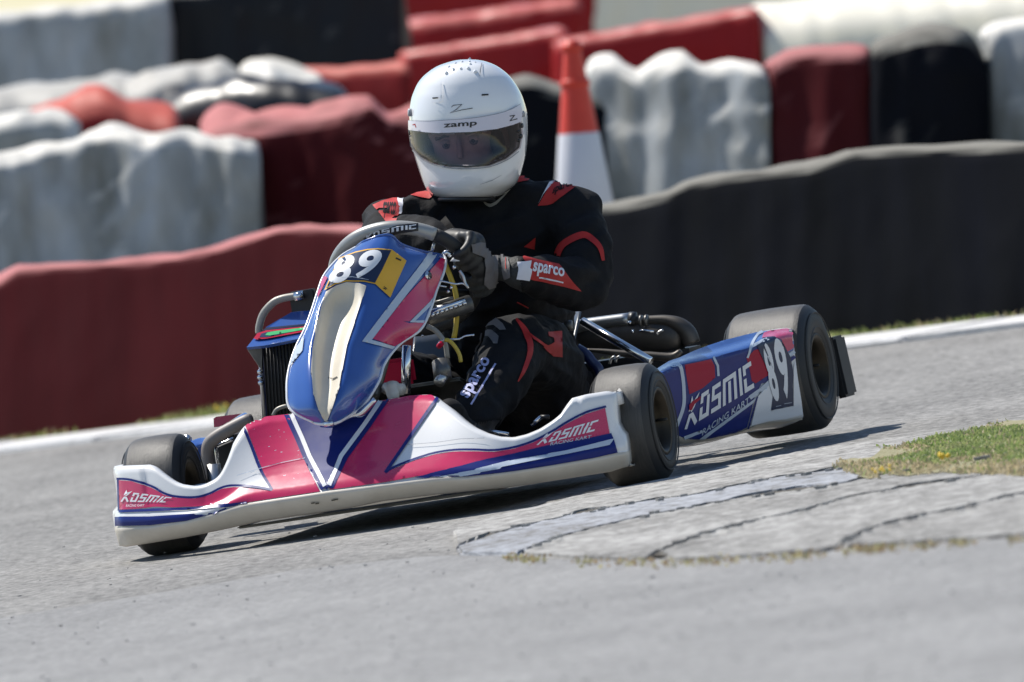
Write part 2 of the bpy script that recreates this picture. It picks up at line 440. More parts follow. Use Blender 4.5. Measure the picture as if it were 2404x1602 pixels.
# ---- layered concrete apron on the inside of the bend
ap = empty('concrete_apron', loc=Wp(1600, 1200, z=0)); tag(ap, kind='structure')
def keep(o, par):
    o.parent = par; o.matrix_parent_inverse = par.matrix_world.inverted() if False else Matrix.Translation(-par.location); return o
J = {
 0: Z7((170, 470), (205, 448), (350, 402), (500, 368), (700, 318), (1000, 262), (1230, 213), (1500, 160), (1700, 128), (2000, 88), (2500, 20), (3200, -60)),
 1: Z7((180, 525), (290, 488), (400, 455), (550, 420), (700, 388), (900, 352), (1100, 325), (1260, 290), (1420, 258), (1640, 228), (1900, 190), (2400, 110), (3200, -10)),
 2: Z7((430, 545), (500, 515), (570, 488), (700, 455), (900, 408), (1080, 375), (1250, 342), (1420, 318), (1600, 292), (1900, 235), (2400, 150), (3200, 20)),
 3: Z7((960, 545), (1060, 500), (1150, 468), (1250, 442), (1350, 418), (1500, 388), (1700, 332), (1950, 290), (2400, 222), (3200, 110)),
 4: Z7((1660, 515), (1690, 488), (1760, 458), (1850, 430), (1960, 405), (2100, 380), (2250, 345), (2400, 315), (3200, 190)),
}
EDGE = Z7((170, 548), (420, 552), (700, 566), (1100, 566), (1500, 541), (1750, 516), (2050, 496), (2400, 474), (3200, 430))
def ed(x0, x1): return [p for p in EDGE if x0 < p[0] < x1]
def off(l, d): return [(a + d * .15, b + d) for a, b in l]
def gapmod(l, sd, k):
    return [(a, b + k * max(0, noise.noise(Vector((a * .012, sd * 3.3, 7))) * 1.3 + .12)) for a, b in l]
def jit(l, sd):
    l = [tuple(p) for p in crom(l, 9)]
    return [(a + 6 * noise.noise(Vector((a * .05, sd, 1))), b + 2.0 * noise.noise(Vector((a * .035, sd, 2))) + 1.6 * noise.noise(Vector((a * .08, sd, 3)))) for a, b in l]
EDGE = jit(EDGE, 50)
mats = [M['conc'], M['concblue'], M['conc'], M['conc'], M['conc']]
for k in range(5):
    up = jit(off(J[k], (0, .6, .8, 1, 1)[k]), k)
    if k < 4:
        lo = gapmod(jit(off(J[k + 1], (-.5, -.5, -.8, -.8)[k]), k + 20), k, -9)
        e_ = ed(up[0][0] + 4, lo[0][0] - 4)
        poly = up + lo[::-1] + e_[::-1]
    else:
        e_ = ed(up[0][0] + 4, 9999); poly = up + e_[::-1]
    o = slab('concrete_slab', poly, -.03, .011, mats[k]); keep(o, ap)
# dark dirt bed under the joints
jb = sheet('joint_bed', off(J[0][2:], 5) + [(a, b - 4) for a, b in EDGE[::-1] if a > 1105], .0065, M['crack']); keep(jb, ap); del jb['kind']
# chips broken out of the slab edges
bm = bmesh.new()
for _ in range(110):
    k = random.randint(1, 4); l = crom(J[k], 60); p = l[random.randint(40, len(l) - 1)]
    q = Wp(p[0] + random.uniform(-6, 6), p[1] + random.uniform(-2, 3.5), z=.02); s_ = random.uniform(.002, .007)
    if q.x > 3: continue
    add_box(bm, q, (s_ * 2.2, s_ * 3, s_), Matrix.Rotation(random.random() * 3, 3, 'Z'))
chips = from_bm('stone_chip', bm, M['conc'], smooth=False); tag(chips, kind='stuff'); keep(chips, ap)

# grass clumps -----------------------------------------------------------
def gm(name, c1, c2):
    m = mat(name, c1, .6, var=1, vscale=6, vcol=c2); N = m.node_tree.nodes; L = m.node_tree.links
    t = N.new('ShaderNodeBsdfTranslucent'); x = N.new('ShaderNodeMixShader'); x.inputs[0].default_value = .45; b = N['Principled BSDF']
    L.new(b.inputs['Base Color'].links[0].from_socket, t.inputs[0]); L.new(b.outputs[0], x.inputs[1]); L.new(t.outputs[0], x.inputs[2]); L.new(x.outputs[0], N['Material Output'].inputs[0]); return m
M['gr1'] = gm('grass_blade_green', (.25, .35, .10), (.40, .42, .19)); M['gr2'] = gm('grass_blade_dry', (.62, .52, .33), (.48, .40, .25))
M['moss'] = gm('yellow_moss', (.42, .38, .17), (.46, .41, .28)); M['drybrown'] = gm('dry_brown_weed', (.40, .29, .16), (.28, .20, .12)); M['dand'] = mat('dandelion_yellow', (.85, .58, .03), .5)
def grass(name, spots, hmin, hmax, mats_, label=None, fl=0):
    v, f, mi = [], [], []
    for (x, y, z, mk, hs) in spots:
        h = random.uniform(hmin, hmax) * hs; a = random.random() * 6.283; w_ = random.uniform(.0025, .005); lx, ly = random.gauss(0, .35) * h, random.gauss(0, .35) * h
        b = len(v); c_, s_ = math.cos(a) * w_, math.sin(a) * w_
        v += [(x - c_, y - s_, z), (x + c_, y + s_, z), (x + c_ * .7 + lx * .4, y + s_ * .7 + ly * .4, z + h * .6), (x - c_ * .7 + lx * .4, y - s_ * .7 + ly * .4, z + h * .6), (x + lx, y + ly, z + h)]
        f += [(b, b + 1, b + 2, b + 3), (b + 3, b + 2, b + 4)]; mi += [mk, mk]
    o = from_vf(name, v, f, mats_, smooth=False); o.data.polygons.foreach_set('material_index', mi); return tag(o, kind='stuff')
patch = [(1962, 1102), (1990, 1080), (2060, 1062), (2160, 1040), (2300, 1008), (2404, 985), (2700, 930), (3000, 900), (3000, 1080), (2700, 1110), (2404, 1118), (2250, 1108), (2120, 1116), (2030, 1118)]
patch = [(a + 22 * noise.noise(Vector((a * .012, b * .03, 4))), b + 9 * noise.noise(Vector((a * .018, 8, 4))) + 4 * noise.noise(Vector((a * .06, 8, 4)))) for a, b in [tuple(p) for p in crom(patch + patch[:1], 10)][:-1]]
sheet('grass_patch_soil', patch, .0125, M['verge'])
sp_ = []
while len(sp_) < 44000:
    a, b = random.uniform(1950, 3010), random.uniform(895, 1125)
    if not inside((a + random.gauss(0, 10), b + random.gauss(0, 2.5)), [patch]): continue
    q = Wp(a, b, z=.0125); d_ = noise.noise(Vector((q.x * 4, q.y * 1.2, 0))); edge = b > 1092 or a < 2020
    
    if random.random() < max(0, -d_ * 2.2) or (edge_ := min(1, max(0, (b - 1070) / 50))) * .9 > random.random(): continue
    mk = 1 if (edge and random.random() < .85) or d_ < -.15 and random.random() < .6 or random.random() < .12 else 0
    sp_.append((q.x, q.y, .0125, mk, .8 + d_))
grass('grass', sp_, .005, .016, [M['gr1'], M['gr2']])
bm = bmesh.new()
for a, b, s_ in [(2213, 1072, .6), (2070, 1103, .4)]:
    q = Wp(a, b, z=.055)
    for k in range(7):
        r2 = bmesh.ops.create_icosphere(bm, subdivisions=1, radius=.008 * s_)
        bmesh.ops.translate(bm, verts=r2['verts'], vec=q + Vector((random.uniform(-.018, .018), random.uniform(-.02, .02), random.uniform(-.004, .006))))
tag(from_bm('dandelion_flowers', bm, M['dand']), kind='stuff')
# moss and dry weeds along the lower slab edge
sp_ = []; E2 = crom(EDGE, 30)
for _ in range(2800):
    p = E2[random.randint(0, len(E2) - 1)]
    if p[0] > 2520 or p[0] < 1180: continue
    dens = noise.noise(Vector((p[0] * .011, 3, 0)))
    if dens < .10 + random.uniform(-.3, .3): continue
    q = Wp(p[0] + random.uniform(-4, 4), p[1] - 1 + random.gauss(0, 4.6), z=.02)
    sp_.append((q.x, q.y, .008, 0 if random.random() < .6 else 1, 1))
grass('moss_line', sp_, .003, .009, [M['moss'], M['drybrown']])

# loose pale grit and rubber crumbs on the track
bm = bmesh.new(); bm2 = bmesh.new(); random.seed(11)
for k in range(360):
    q = Wp(random.uniform(-60, 2460), random.uniform(1170, 1640), z=.006)
    if abs(q.x) > 1.6 or q.y > 2: continue
    s_ = random.uniform(.0009, .0024); add_box(bm if k % 5 else bm2, q + Vector((0, 0, s_ * .4)), (s_ * random.uniform(1.5, 4), s_ * 2, s_), Matrix.Rotation(random.random() * 3, 3, 'Z'))
bm2.free(); tag(from_bm('loose_grit', bm, M['conc'], smooth=False), kind='stuff')

# far kerb with painted stones, and the verge behind it --------------------
kA = Wp(-200, 1090, z=0); kB = Wp(2404, 769, z=0)     # near foot of kerb at both sides of the frame
kd = (kB - kA).normalized(); kn = Vector((-kd.y, kd.x, 0))
if kn.y < 0: kn = -kn
KL = 5.5
kerb = empty('far_kerb', loc=kA); tag(kerb, kind='structure')
for i in range(-22, 30):
    c = kA + kd * (i * .92 + .45) + kn * .21
    bm = bmesh.new(); add_box(bm, Vector((0, 0, .0 + random.uniform(-.002, .002))), (.905, .42, .034), None, .008)
    for v_ in bm.verts: v_.co += Vector((random.uniform(-.002, .002), random.uniform(-.006, .006), random.uniform(-.003, .003)))
    o = from_bm('kerbstone', bm, M['kerbpaint'], kerb, smooth=False); o.location = c - kA; o.rotation_euler = (0, 0, math.atan2(kd.y, kd.x) + random.uniform(-.006, .006))
vp = [kA + kd * -22 + kn * .42, kA + kd * 30 + kn * .42, kA + kd * 30 + kn * 1.6, kA + kd * -22 + kn * 1.6]
tag(from_vf('verge', [(p.x, p.y, .006) for p in vp], [(0, 1, 2, 3)], M['verge'], smooth=False), kind='structure')
sp_ = []
for _ in range(26000):
    s_ = random.uniform(-6, 14); t_ = random.uniform(.40, 1.05); q = kA + kd * s_ + kn * t_; d_ = noise.noise(Vector((q.x * 2, q.y * 2, 5)))
    if d_ < -.1: continue
    sp_.append((q.x, q.y, .004, 0 if random.random() < .6 + d_ else 1, .8 + d_))
grass('verge_grass', sp_, .008, .03, [M['gr1'], M['gr2']])
bm = bmesh.new()
for s_, t_ in [(.95, .5), (1.02, .55), (7.2, .55)]:
    q = kA + kd * s_ + kn * t_ + Vector((0, 0, .03))
    for k in range(5):
        r2 = bmesh.ops.create_icosphere(bm, subdivisions=1, radius=.006); bmesh.ops.translate(bm, verts=r2['verts'], vec=q + Vector((random.uniform(-.04, .04), random.uniform(-.03, .03), random.uniform(-.01, .01))))
tag(from_bm('dandelion_flowers', bm, M['dand']), kind='stuff')

# ---- tarpaulin-covered tyre barriers --------------------------------------
def tarpmat(name, col, dirt, rough=.42, var=.5, lit_top=None, spec=.12):
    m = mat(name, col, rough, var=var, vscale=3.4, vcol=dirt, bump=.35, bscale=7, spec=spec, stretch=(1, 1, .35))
    if lit_top:      # sunlit top band painted into the colour of upward faces
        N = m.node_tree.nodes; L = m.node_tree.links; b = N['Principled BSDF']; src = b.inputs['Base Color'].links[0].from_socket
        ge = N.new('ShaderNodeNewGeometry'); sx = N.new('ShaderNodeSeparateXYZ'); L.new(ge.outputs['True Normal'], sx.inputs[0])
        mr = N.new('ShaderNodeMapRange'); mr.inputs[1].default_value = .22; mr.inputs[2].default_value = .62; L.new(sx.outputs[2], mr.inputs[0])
        mx = N.new('ShaderNodeMix'); mx.data_type = 'RGBA'; L.new(mr.outputs[0], mx.inputs[0]); L.new(src, mx.inputs[6]); mx.inputs[7].default_value = (*lit_top, 1)
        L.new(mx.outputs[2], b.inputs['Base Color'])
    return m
M['tred'] = tarpmat('red_tarpaulin', (.070, .0085, .0105), (.050, .012, .014), .60, spec=.06, lit_top=(.46, .18, .175))
M['tredo'] = tarpmat('bright_red_tarpaulin', (.24, .018, .018), (.16, .02, .022), .5, lit_top=(.55, .13, .10))
M['twhite'] = tarpmat('white_tarpaulin', (.46, .49, .52), (.17, .17, .145), .5, .95, lit_top=(.72, .69, .63))
M['tblack'] = tarpmat('black_tarpaulin', (.0055, .006, .0075), (.0085, .010, .018), .7, lit_top=(.22, .21, .185), spec=.05)
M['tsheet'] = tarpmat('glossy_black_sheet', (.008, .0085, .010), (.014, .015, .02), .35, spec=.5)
M['tblackfar'] = tarpmat('hazy_black_tarpaulin', (.016, .017, .020), (.020, .022, .028), .46, lit_top=(.3, .28, .25))  # black lifted a little: distance haze put into the base colour
M['tgrey'] = tarpmat('grey_tarpaulin', (.30, .32, .33), (.16, .16, .15), .5, lit_top=(.5, .48, .44))
M['pred'] = tarpmat('red_plastic', (.34, .016, .018), (.24, .02, .02), .36, lit_top=(.60, .16, .14))
M['pwhite'] = tarpmat('cream_plastic', (.88, .83, .68), (.74, .68, .52), .4, lit_top=(.86, .81, .68))
def interp(pl, x):
    for (a, b), (c, d) in zip(pl, pl[1:]):
        if a <= x <= c: return b + (d - b) * (x - a) / (c - a)
    return pl[0][1] if x < pl[0][0] else pl[-1][1]
def barrier(name, label, top, Y0, Y1, m, depth=.6, zb=None, fold=.02, rnd=.06, group='covered tyre barriers', seed=0, step=14, lump=.012, cat='tyre barrier', sag=.0, endround=.014, lean=.157):
    """a covered wall whose front top edge follows `top` (photo outline), running from depth Y0 to Y1"""
    x0, x1 = top[0][0], top[-1][0]; n = max(6, int((x1 - x0) / step)); G = []
    for i in range(n + 1):
        t = i / n; px = x0 + (x1 - x0) * t; py = interp(top, px); Y = Y0 + (Y1 - Y0) * t
        P = Wp(px, py, y=Y); X, Z = P.x, P.z; b = gz(Y) - .05 if zb is None else zb
        e = min(t, 1 - t) * (x1 - x0) / FPX * (Y + 25)      # metres from an end
        er = 0 if e > endround else (1 - math.sqrt(max(0, 1 - (1 - e / endround) ** 2))) * endround
        Z -= er * .9
        nv = lambda a, b_, c_=0: noise.noise(Vector((a + seed * 7.3, b_ + seed * 3.1, c_)))
        f1 = lambda z: fold * (1.3 * nv(X * 5, z * .8) + .8 * nv(X * 13, z * 2.2, 4)) * (1 - .35 * (z - b) / max(Z - b, .1)) * 1.4
        col = []
        rg = lambda z: fold * 1.1 * max(0, .3 - abs(nv(X * 3.2 + z * 2.4, z * 2.8 - X * 1.3, 11))) + fold * .8 * max(0, .25 - abs(nv(X * 6 - z * 3, z * 4, 15)))
        H = Z - b
        for k in range(19):
            z = b + (H - rnd) * k / 18; col.append((X + lean * (z - Z + rnd), Y + er + f1(z) - rg(z) + sag * math.sin(math.pi * k / 18), z))
        for k in range(1, 5):
            a = math.pi / 2 * k / 4; col.append((X, Y + er + f1(b + H) + rnd * 1.4 * (1 - math.cos(a)), Z - rnd + rnd * math.sin(a) + lump * nv(X * 9, k, 9) * (k / 4)))
        for k in range(1, 5):
            yy = rnd * 1.4 + (depth - rnd * 2.4) * k / 4; col.append((X, Y + er * (1 - k / 4 * 2) + yy, Z + lump * 2.2 * nv(X * 4, yy * 6, 7) - .01 * k / 4))
        col.append((X, Y + depth, Z - rnd)); col.append((X, Y + depth, b))
        G.append(col)
    v, f = grid_mesh(G); nc = len(G[0])
    f.append(tuple(range(nc))[::-1]); f.append(tuple(len(v) - nc + k for k in range(nc)))
    me = bpy.data.meshes.new(name); me.from_pydata([tuple(p) for p in v], [], f); me.update()
    d = wray(1200, 800)[1]
    bm = bmesh.new(); bm.from_mesh(me); bmesh.ops.recalc_face_normals(bm, faces=bm.faces); bm.to_mesh(me); bm.free()
    o = link(name, me, m)
    for p in o.data.polygons[-2:]: p.use_smooth = False
    return tag(o, label, cat, group)
TB = 'tyre_barrier'
# front row
YA, YB = (kA + kn * .95).y, 0
def rowY(px, off_=0):      # depth of the line behind the kerb at a photo column
    s_ = (px + 200) / 2604; return (kA.y + (kB.y - kA.y) * s_) + off_
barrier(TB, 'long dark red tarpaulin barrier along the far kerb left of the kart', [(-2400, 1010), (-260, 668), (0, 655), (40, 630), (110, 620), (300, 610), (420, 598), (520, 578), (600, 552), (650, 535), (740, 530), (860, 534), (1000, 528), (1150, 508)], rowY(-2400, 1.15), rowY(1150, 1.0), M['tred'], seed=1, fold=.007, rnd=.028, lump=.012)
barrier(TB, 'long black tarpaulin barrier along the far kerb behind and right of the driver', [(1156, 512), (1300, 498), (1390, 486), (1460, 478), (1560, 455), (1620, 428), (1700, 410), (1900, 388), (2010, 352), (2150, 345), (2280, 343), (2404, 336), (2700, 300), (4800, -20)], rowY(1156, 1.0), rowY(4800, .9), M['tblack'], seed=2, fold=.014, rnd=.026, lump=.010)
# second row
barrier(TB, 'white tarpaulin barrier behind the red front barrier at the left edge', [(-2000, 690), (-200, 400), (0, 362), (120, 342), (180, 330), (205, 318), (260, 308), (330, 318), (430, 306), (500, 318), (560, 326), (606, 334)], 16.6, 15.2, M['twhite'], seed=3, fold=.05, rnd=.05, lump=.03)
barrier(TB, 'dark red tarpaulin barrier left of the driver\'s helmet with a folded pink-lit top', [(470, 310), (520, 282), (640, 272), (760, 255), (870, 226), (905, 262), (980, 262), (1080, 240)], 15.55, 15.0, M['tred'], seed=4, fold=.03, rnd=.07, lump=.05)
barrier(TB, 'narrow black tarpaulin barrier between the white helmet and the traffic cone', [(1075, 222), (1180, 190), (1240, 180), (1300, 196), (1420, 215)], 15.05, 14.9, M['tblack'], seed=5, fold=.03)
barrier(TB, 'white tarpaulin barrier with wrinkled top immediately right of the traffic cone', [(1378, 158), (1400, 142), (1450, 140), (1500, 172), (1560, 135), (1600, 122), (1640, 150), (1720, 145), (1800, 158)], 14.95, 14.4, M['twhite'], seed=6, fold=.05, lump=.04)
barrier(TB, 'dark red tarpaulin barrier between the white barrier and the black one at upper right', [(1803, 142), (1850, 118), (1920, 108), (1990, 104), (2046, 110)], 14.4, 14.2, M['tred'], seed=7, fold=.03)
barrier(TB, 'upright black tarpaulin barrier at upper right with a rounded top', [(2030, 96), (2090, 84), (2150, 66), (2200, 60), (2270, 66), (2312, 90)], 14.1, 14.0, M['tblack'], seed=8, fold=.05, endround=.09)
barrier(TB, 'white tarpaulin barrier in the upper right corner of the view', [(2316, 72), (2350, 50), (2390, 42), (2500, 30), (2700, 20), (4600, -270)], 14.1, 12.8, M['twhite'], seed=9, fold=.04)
# jumbled covers behind the second row, left
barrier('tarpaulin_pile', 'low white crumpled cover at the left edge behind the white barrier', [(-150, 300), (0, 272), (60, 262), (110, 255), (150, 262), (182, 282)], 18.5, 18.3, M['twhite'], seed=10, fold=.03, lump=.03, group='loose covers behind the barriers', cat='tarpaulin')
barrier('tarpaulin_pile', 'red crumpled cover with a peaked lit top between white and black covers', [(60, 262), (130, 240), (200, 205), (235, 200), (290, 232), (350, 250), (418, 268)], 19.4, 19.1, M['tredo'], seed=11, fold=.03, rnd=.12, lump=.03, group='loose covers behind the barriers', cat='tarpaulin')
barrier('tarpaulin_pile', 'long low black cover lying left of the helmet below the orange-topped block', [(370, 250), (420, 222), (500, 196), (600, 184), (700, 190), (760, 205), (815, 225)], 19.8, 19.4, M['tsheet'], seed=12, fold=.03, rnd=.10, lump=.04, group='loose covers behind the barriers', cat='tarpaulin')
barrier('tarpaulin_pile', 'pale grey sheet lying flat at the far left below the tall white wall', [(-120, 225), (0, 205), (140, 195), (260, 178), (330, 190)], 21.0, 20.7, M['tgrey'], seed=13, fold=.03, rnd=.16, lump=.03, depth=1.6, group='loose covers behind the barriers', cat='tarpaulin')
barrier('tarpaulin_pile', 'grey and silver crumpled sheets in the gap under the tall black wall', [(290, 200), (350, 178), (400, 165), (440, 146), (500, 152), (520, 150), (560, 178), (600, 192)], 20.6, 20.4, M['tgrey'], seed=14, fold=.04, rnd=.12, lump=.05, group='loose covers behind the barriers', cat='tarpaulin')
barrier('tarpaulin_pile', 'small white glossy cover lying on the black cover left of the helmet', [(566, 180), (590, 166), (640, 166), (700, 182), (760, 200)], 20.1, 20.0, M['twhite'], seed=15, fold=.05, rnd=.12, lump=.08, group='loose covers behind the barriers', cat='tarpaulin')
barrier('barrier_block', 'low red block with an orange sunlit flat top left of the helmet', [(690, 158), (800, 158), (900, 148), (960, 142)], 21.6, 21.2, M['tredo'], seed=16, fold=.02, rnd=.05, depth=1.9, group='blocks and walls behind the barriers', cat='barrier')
# third row
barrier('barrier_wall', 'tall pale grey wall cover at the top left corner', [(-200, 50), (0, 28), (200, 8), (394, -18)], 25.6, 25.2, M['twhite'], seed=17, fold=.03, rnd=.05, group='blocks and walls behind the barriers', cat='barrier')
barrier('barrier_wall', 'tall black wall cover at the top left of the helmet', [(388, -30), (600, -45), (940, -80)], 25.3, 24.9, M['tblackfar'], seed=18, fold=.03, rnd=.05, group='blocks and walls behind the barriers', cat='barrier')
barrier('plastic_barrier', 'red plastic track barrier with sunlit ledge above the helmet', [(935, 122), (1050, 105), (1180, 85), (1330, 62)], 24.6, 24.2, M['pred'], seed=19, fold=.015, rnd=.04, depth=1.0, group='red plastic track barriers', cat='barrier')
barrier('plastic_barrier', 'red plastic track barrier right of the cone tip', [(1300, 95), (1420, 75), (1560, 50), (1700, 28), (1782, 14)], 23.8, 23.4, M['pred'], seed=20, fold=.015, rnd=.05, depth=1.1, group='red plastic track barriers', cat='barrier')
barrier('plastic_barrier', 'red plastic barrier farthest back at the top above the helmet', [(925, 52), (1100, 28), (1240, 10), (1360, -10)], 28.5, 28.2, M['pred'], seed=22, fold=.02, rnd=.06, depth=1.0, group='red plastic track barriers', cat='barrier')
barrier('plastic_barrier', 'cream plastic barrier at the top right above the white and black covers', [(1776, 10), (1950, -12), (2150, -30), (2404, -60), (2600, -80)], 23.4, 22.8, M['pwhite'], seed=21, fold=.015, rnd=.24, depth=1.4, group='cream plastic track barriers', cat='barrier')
0 and barrier('plastic_barrier', 'low pale step of the cream barrier at the top right, nearer the track', [(1800, 98), (1950, 70), (2150, 38), (2404, 0), (2600, -20)], 21.6, 21.0, M['pwhite'], seed=23, fold=.015, rnd=.05, group='cream plastic track barriers', cat='barrier')

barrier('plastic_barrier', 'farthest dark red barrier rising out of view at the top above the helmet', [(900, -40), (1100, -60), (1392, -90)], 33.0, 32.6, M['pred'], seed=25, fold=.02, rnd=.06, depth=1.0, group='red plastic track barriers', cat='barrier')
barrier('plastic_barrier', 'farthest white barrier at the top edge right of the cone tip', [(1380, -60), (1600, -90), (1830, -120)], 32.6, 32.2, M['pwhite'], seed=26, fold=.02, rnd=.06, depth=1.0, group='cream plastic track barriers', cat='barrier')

# ---- traffic cone ----------------------------------------------------------
ctop = Wp(1342, 96, y=11.8); cz = gz(11.8)
ccb = Wp(1378, 560, y=11.8); ax = (ctop - Vector((ccb.x, ccb.y, ccb.z))).normalized()
H = (ctop.z - cz) / ax.z; base = ctop - ax * H
cq = Vector((0, 0, 1)).rotation_difference(ax).to_matrix().to_4x4()
cone = empty('traffic_cone', Matrix.Translation(base) @ cq); tag(cone, 'tall orange traffic cone with white sleeve behind the barriers, right of the helmet', 'traffic cone')
def cn(name, prof, m):
    return lathe(name, [(a, r) for a, r in prof], m, cone, Matrix.Rotation(-math.pi / 2, 4, 'Y'), 40)
def cr_(h): return .026 + .125 * (H - h)
hs = H - .30
cn('cone_tip', [(H * .99, .0), (H, .018), (H, .024), (H - .02, cr_(H) + .001), (hs, cr_(hs))], M['orange'])
cn('cone_body', [(hs, cr_(hs)), (.04, cr_(.04)), (.03, cr_(.04) + .02)], M['orange'])
cn('white_sleeve', [(hs + .002, cr_(hs) + .0015), (hs - .002, cr_(hs) + .003), (.09, cr_(.09) + .003), (.088, cr_(.09) + .001)], M['conewhite'])
for k in (.0, 1):
    hh = H - .022 - .115 * k; cn('moulded_ring', [(hh + .012, cr_(hh) + .0005), (hh + .006, cr_(hh) + .006), (hh - .006, cr_(hh) + .006), (hh - .012, cr_(hh) + .002)], M['orange'])
bm = bmesh.new(); add_box(bm, Vector((0, 0, .018)), (.40, .40, .036), None, .012); from_bm('base_plate', bm, M['orange'], cone, smooth=False)

# ================================================================== THE KART
kart = empty('racing_kart', KM); tag(kart, 'blue, pink and white racing kart number 89 cornering with its inside rear wheel lifted', 'racing kart')
# ---- wheels
FT, RT, WB = 1.083, 1.205, 1.045
def wheel(c, rad, wid, rim_r, steer, lbl=None, spin=0.0):
    m = Matrix.Translation(c) @ Matrix.Rotation(steer, 4, 'Z')
    t = bpy.data.objects.new('wheel', None); sc.collection.objects.link(t); t.parent = kart; t.matrix_local = m
    h = wid / 2; s_ = .016
    prof = [(-h + .012, rim_r), (-h, rim_r + .012), (-h - .004, rim_r + .03), (-h - .003, rad - .03), (-h + .004, rad - .012), (-h + .014, rad - .003), (-h + .026, rad)]
    lathe('tyre', prof[:6], M['side'], t, None, 72)
    lathe('tyre', [(-x, r) for x, r in prof[:6]], M['side'], t, None, 72)
    lathe('tread', [(-h + .014, rad - .003), (-h + .022, rad - .0006), (-h + .03, rad), (-h * .4, rad + .0012), (0, rad + .0016), (h * .4, rad + .0012), (h - .03, rad), (h - .022, rad - .0006), (h - .014, rad - .003)], M['tread'], t, None, 96)
    for sgn in (-1, 1):
        q = sgn
        r = lathe('rim', [(q * (h - .006), rim_r + .010), (q * (h - .001), rim_r + .008), (q * (h - .002), rim_r - .001), (q * (h - .02), rim_r - .006), (q * (h - .045), rim_r - .022), (q * .02, .034), (q * .012, .0)], M['rim'], t, None, 48)
        # sidewall rings
        for rr in (rim_r + .022, rad - .022):
            lathe('sidewall_ring', [(q * (h + .002), rr - .002), (q * (h + .0045), rr), (q * (h + .002), rr + .002)], M['side'], t, None, 60)
    bm = bmesh.new()
    for k in range(5):
        a = k * math.tau / 5 + spin
        add_box(bm, Vector((h * .3, math.cos(a) * rim_r * .55, math.sin(a) * rim_r * .55)), (.014, .020, rim_r * .75), Matrix.Rotation(math.pi / 2 - a, 3, 'X') if False else Matrix.Rotation(a - math.pi / 2, 3, 'X'), .003)
    from_bm('spoke', bm, M['rim'], t, smooth=False)
    tube('hub', [(-h * .6, 0, 0), (h * .45, 0, 0)], .022, M['steel'], t, 16)
    tube('hub_nut', [(h * .45, 0, 0), (h * .55, 0, 0)], .010, M['steel'], t, 6)
    for k in range(3):
        a = k * math.tau / 3 + .4; tube('wheel_bolt', [(h * .3, .032 * math.cos(a), .032 * math.sin(a)), (h * .3 + .016, .032 * math.cos(a), .032 * math.sin(a))], .006, M['alu'], t, 6)
    tube('valve', [(h * .5, rim_r - .012, 0), (h * .5 + .03, rim_r - .02, 0)], .003, M['rubber'], t, 6)
    return t
RF, RR = .130, .143
wheel(Vector((-FT / 2, 0, RF)), RF, .132, .066, R(4))
wheel(Vector((FT / 2, 0, RF)), RF, .132, .066, R(1.5), spin=.5)
wheel(Vector((RT / 2, WB, RR + .020)), RR, .190, .066, 0, spin=.9)
wheel(Vector((-RT / 2, WB, RR)), RR, .190, .066, 0)

# ---- front spoiler ----------------------------------------------------------
TOP = ZB((120, 604), (150, 585), (300, 578), (500, 570), (545, 592), (600, 640), (700, 715), (760, 748), (830, 772), (950, 790), (1020, 780), (1080, 757), (1140, 725), (1190, 690), (1240, 610), (1300, 470), (1340, 350), (1400, 250), (1440, 188), (1530, 135)) \
    + Z1((1380, 355), (1555, 335)) + [(780, 958), (850, 946), (900, 940)] + Z6((210, 160), (330, 152), (385, 160), (430, 192), (470, 218), (560, 292), (620, 347), (700, 402), (800, 447), (900, 475), (1000, 480), (1100, 457), (1200, 416), (1300, 352), (1360, 302), (1400, 240), (1445, 180), (1560, 150), (1720, 124), (1757, 133))
BOT = Z1((150, 1432), (200, 1440), (400, 1410), (700, 1360), (1000, 1300), (1300, 1232), (1700, 1172), (2100, 1112)) + Z6((0, 970), (400, 922), (700, 890), (1000, 862), (1500, 784), (1740, 746), (1840, 714))
GRA = Z1((115, 1270), (400, 1262), (700, 1220), (900, 1165), (1060, 1115), (1200, 1075), (1500, 1030), (1900, 970), (2352, 915)) + Z6((400, 790), (640, 785), (1000, 735), (1300, 690), (1600, 640), (1795, 600), (1862, 590))
LEF = [(280, 1283), (270, 1247), (265, 1213), (265, 1200), (275, 1194), (276, 1178), (272, 1144), (266, 1109), (267, 1099)]
RIG = Z6((1848, 712), (1862, 680), (1856, 600), (1842, 480), (1826, 432), (1792, 425), (1782, 380), (1774, 300), (1770, 190), (1757, 133))
cR, sR = .9876, .1573
def uw(p): return (p[0] * cR - p[1] * sR, -(p[0] * sR + p[1] * cR))
def px_(u, w_): return (u * cR - w_ * sR, -(u * sR + w_ * cR))
Tu = sorted(uw(p) for p in TOP); Bu = sorted(uw(p) for p in BOT); Gu = sorted(uw(p) for p in GRA)
Lw = sorted((uw(p)[1], uw(p)[0]) for p in LEF); Rw = sorted((uw(p)[1], uw(p)[0]) for p in RIG)
def plan_y(x):
    a = abs(x); y = -.375 + .05 * (a / .35) ** 2 if a < .35 else -.325 + .125 * min(1, (a - .35) / .25) ** 1.5 * 1.0
    return y + max(0, a - .585) * 1.6
def bump_pt(u, w_, v, x_hint):
    """v: -1 lip bottom, 0 lip edge, 1 top"""
    px, py = px_(u, w_); x = x_hint
    for _ in range(4):
        y = plan_y(x)
        if v < 0: y += -.010 + .035 * v * v + (.0 if v > -.9 else .0)
        p = K(px, py, y=y); z = p.z
        if v >= 0:
            zb_ = .085; lean = .75 * math.exp(-(x / .30) ** 4) + .22
            y = y - .010 * math.exp(-((v - .1) / .12) ** 2) + lean * max(0, z - zb_) * (1 - .25 * (abs(x) > .5)); p = K(px, py, y=y)
            if v > .93: y += .012 * (v - .93) / .07; p = K(px, py, y=y)
        x = p.x
    return p
NS = 150; G = []
us = np.linspace(0, 1, NS)
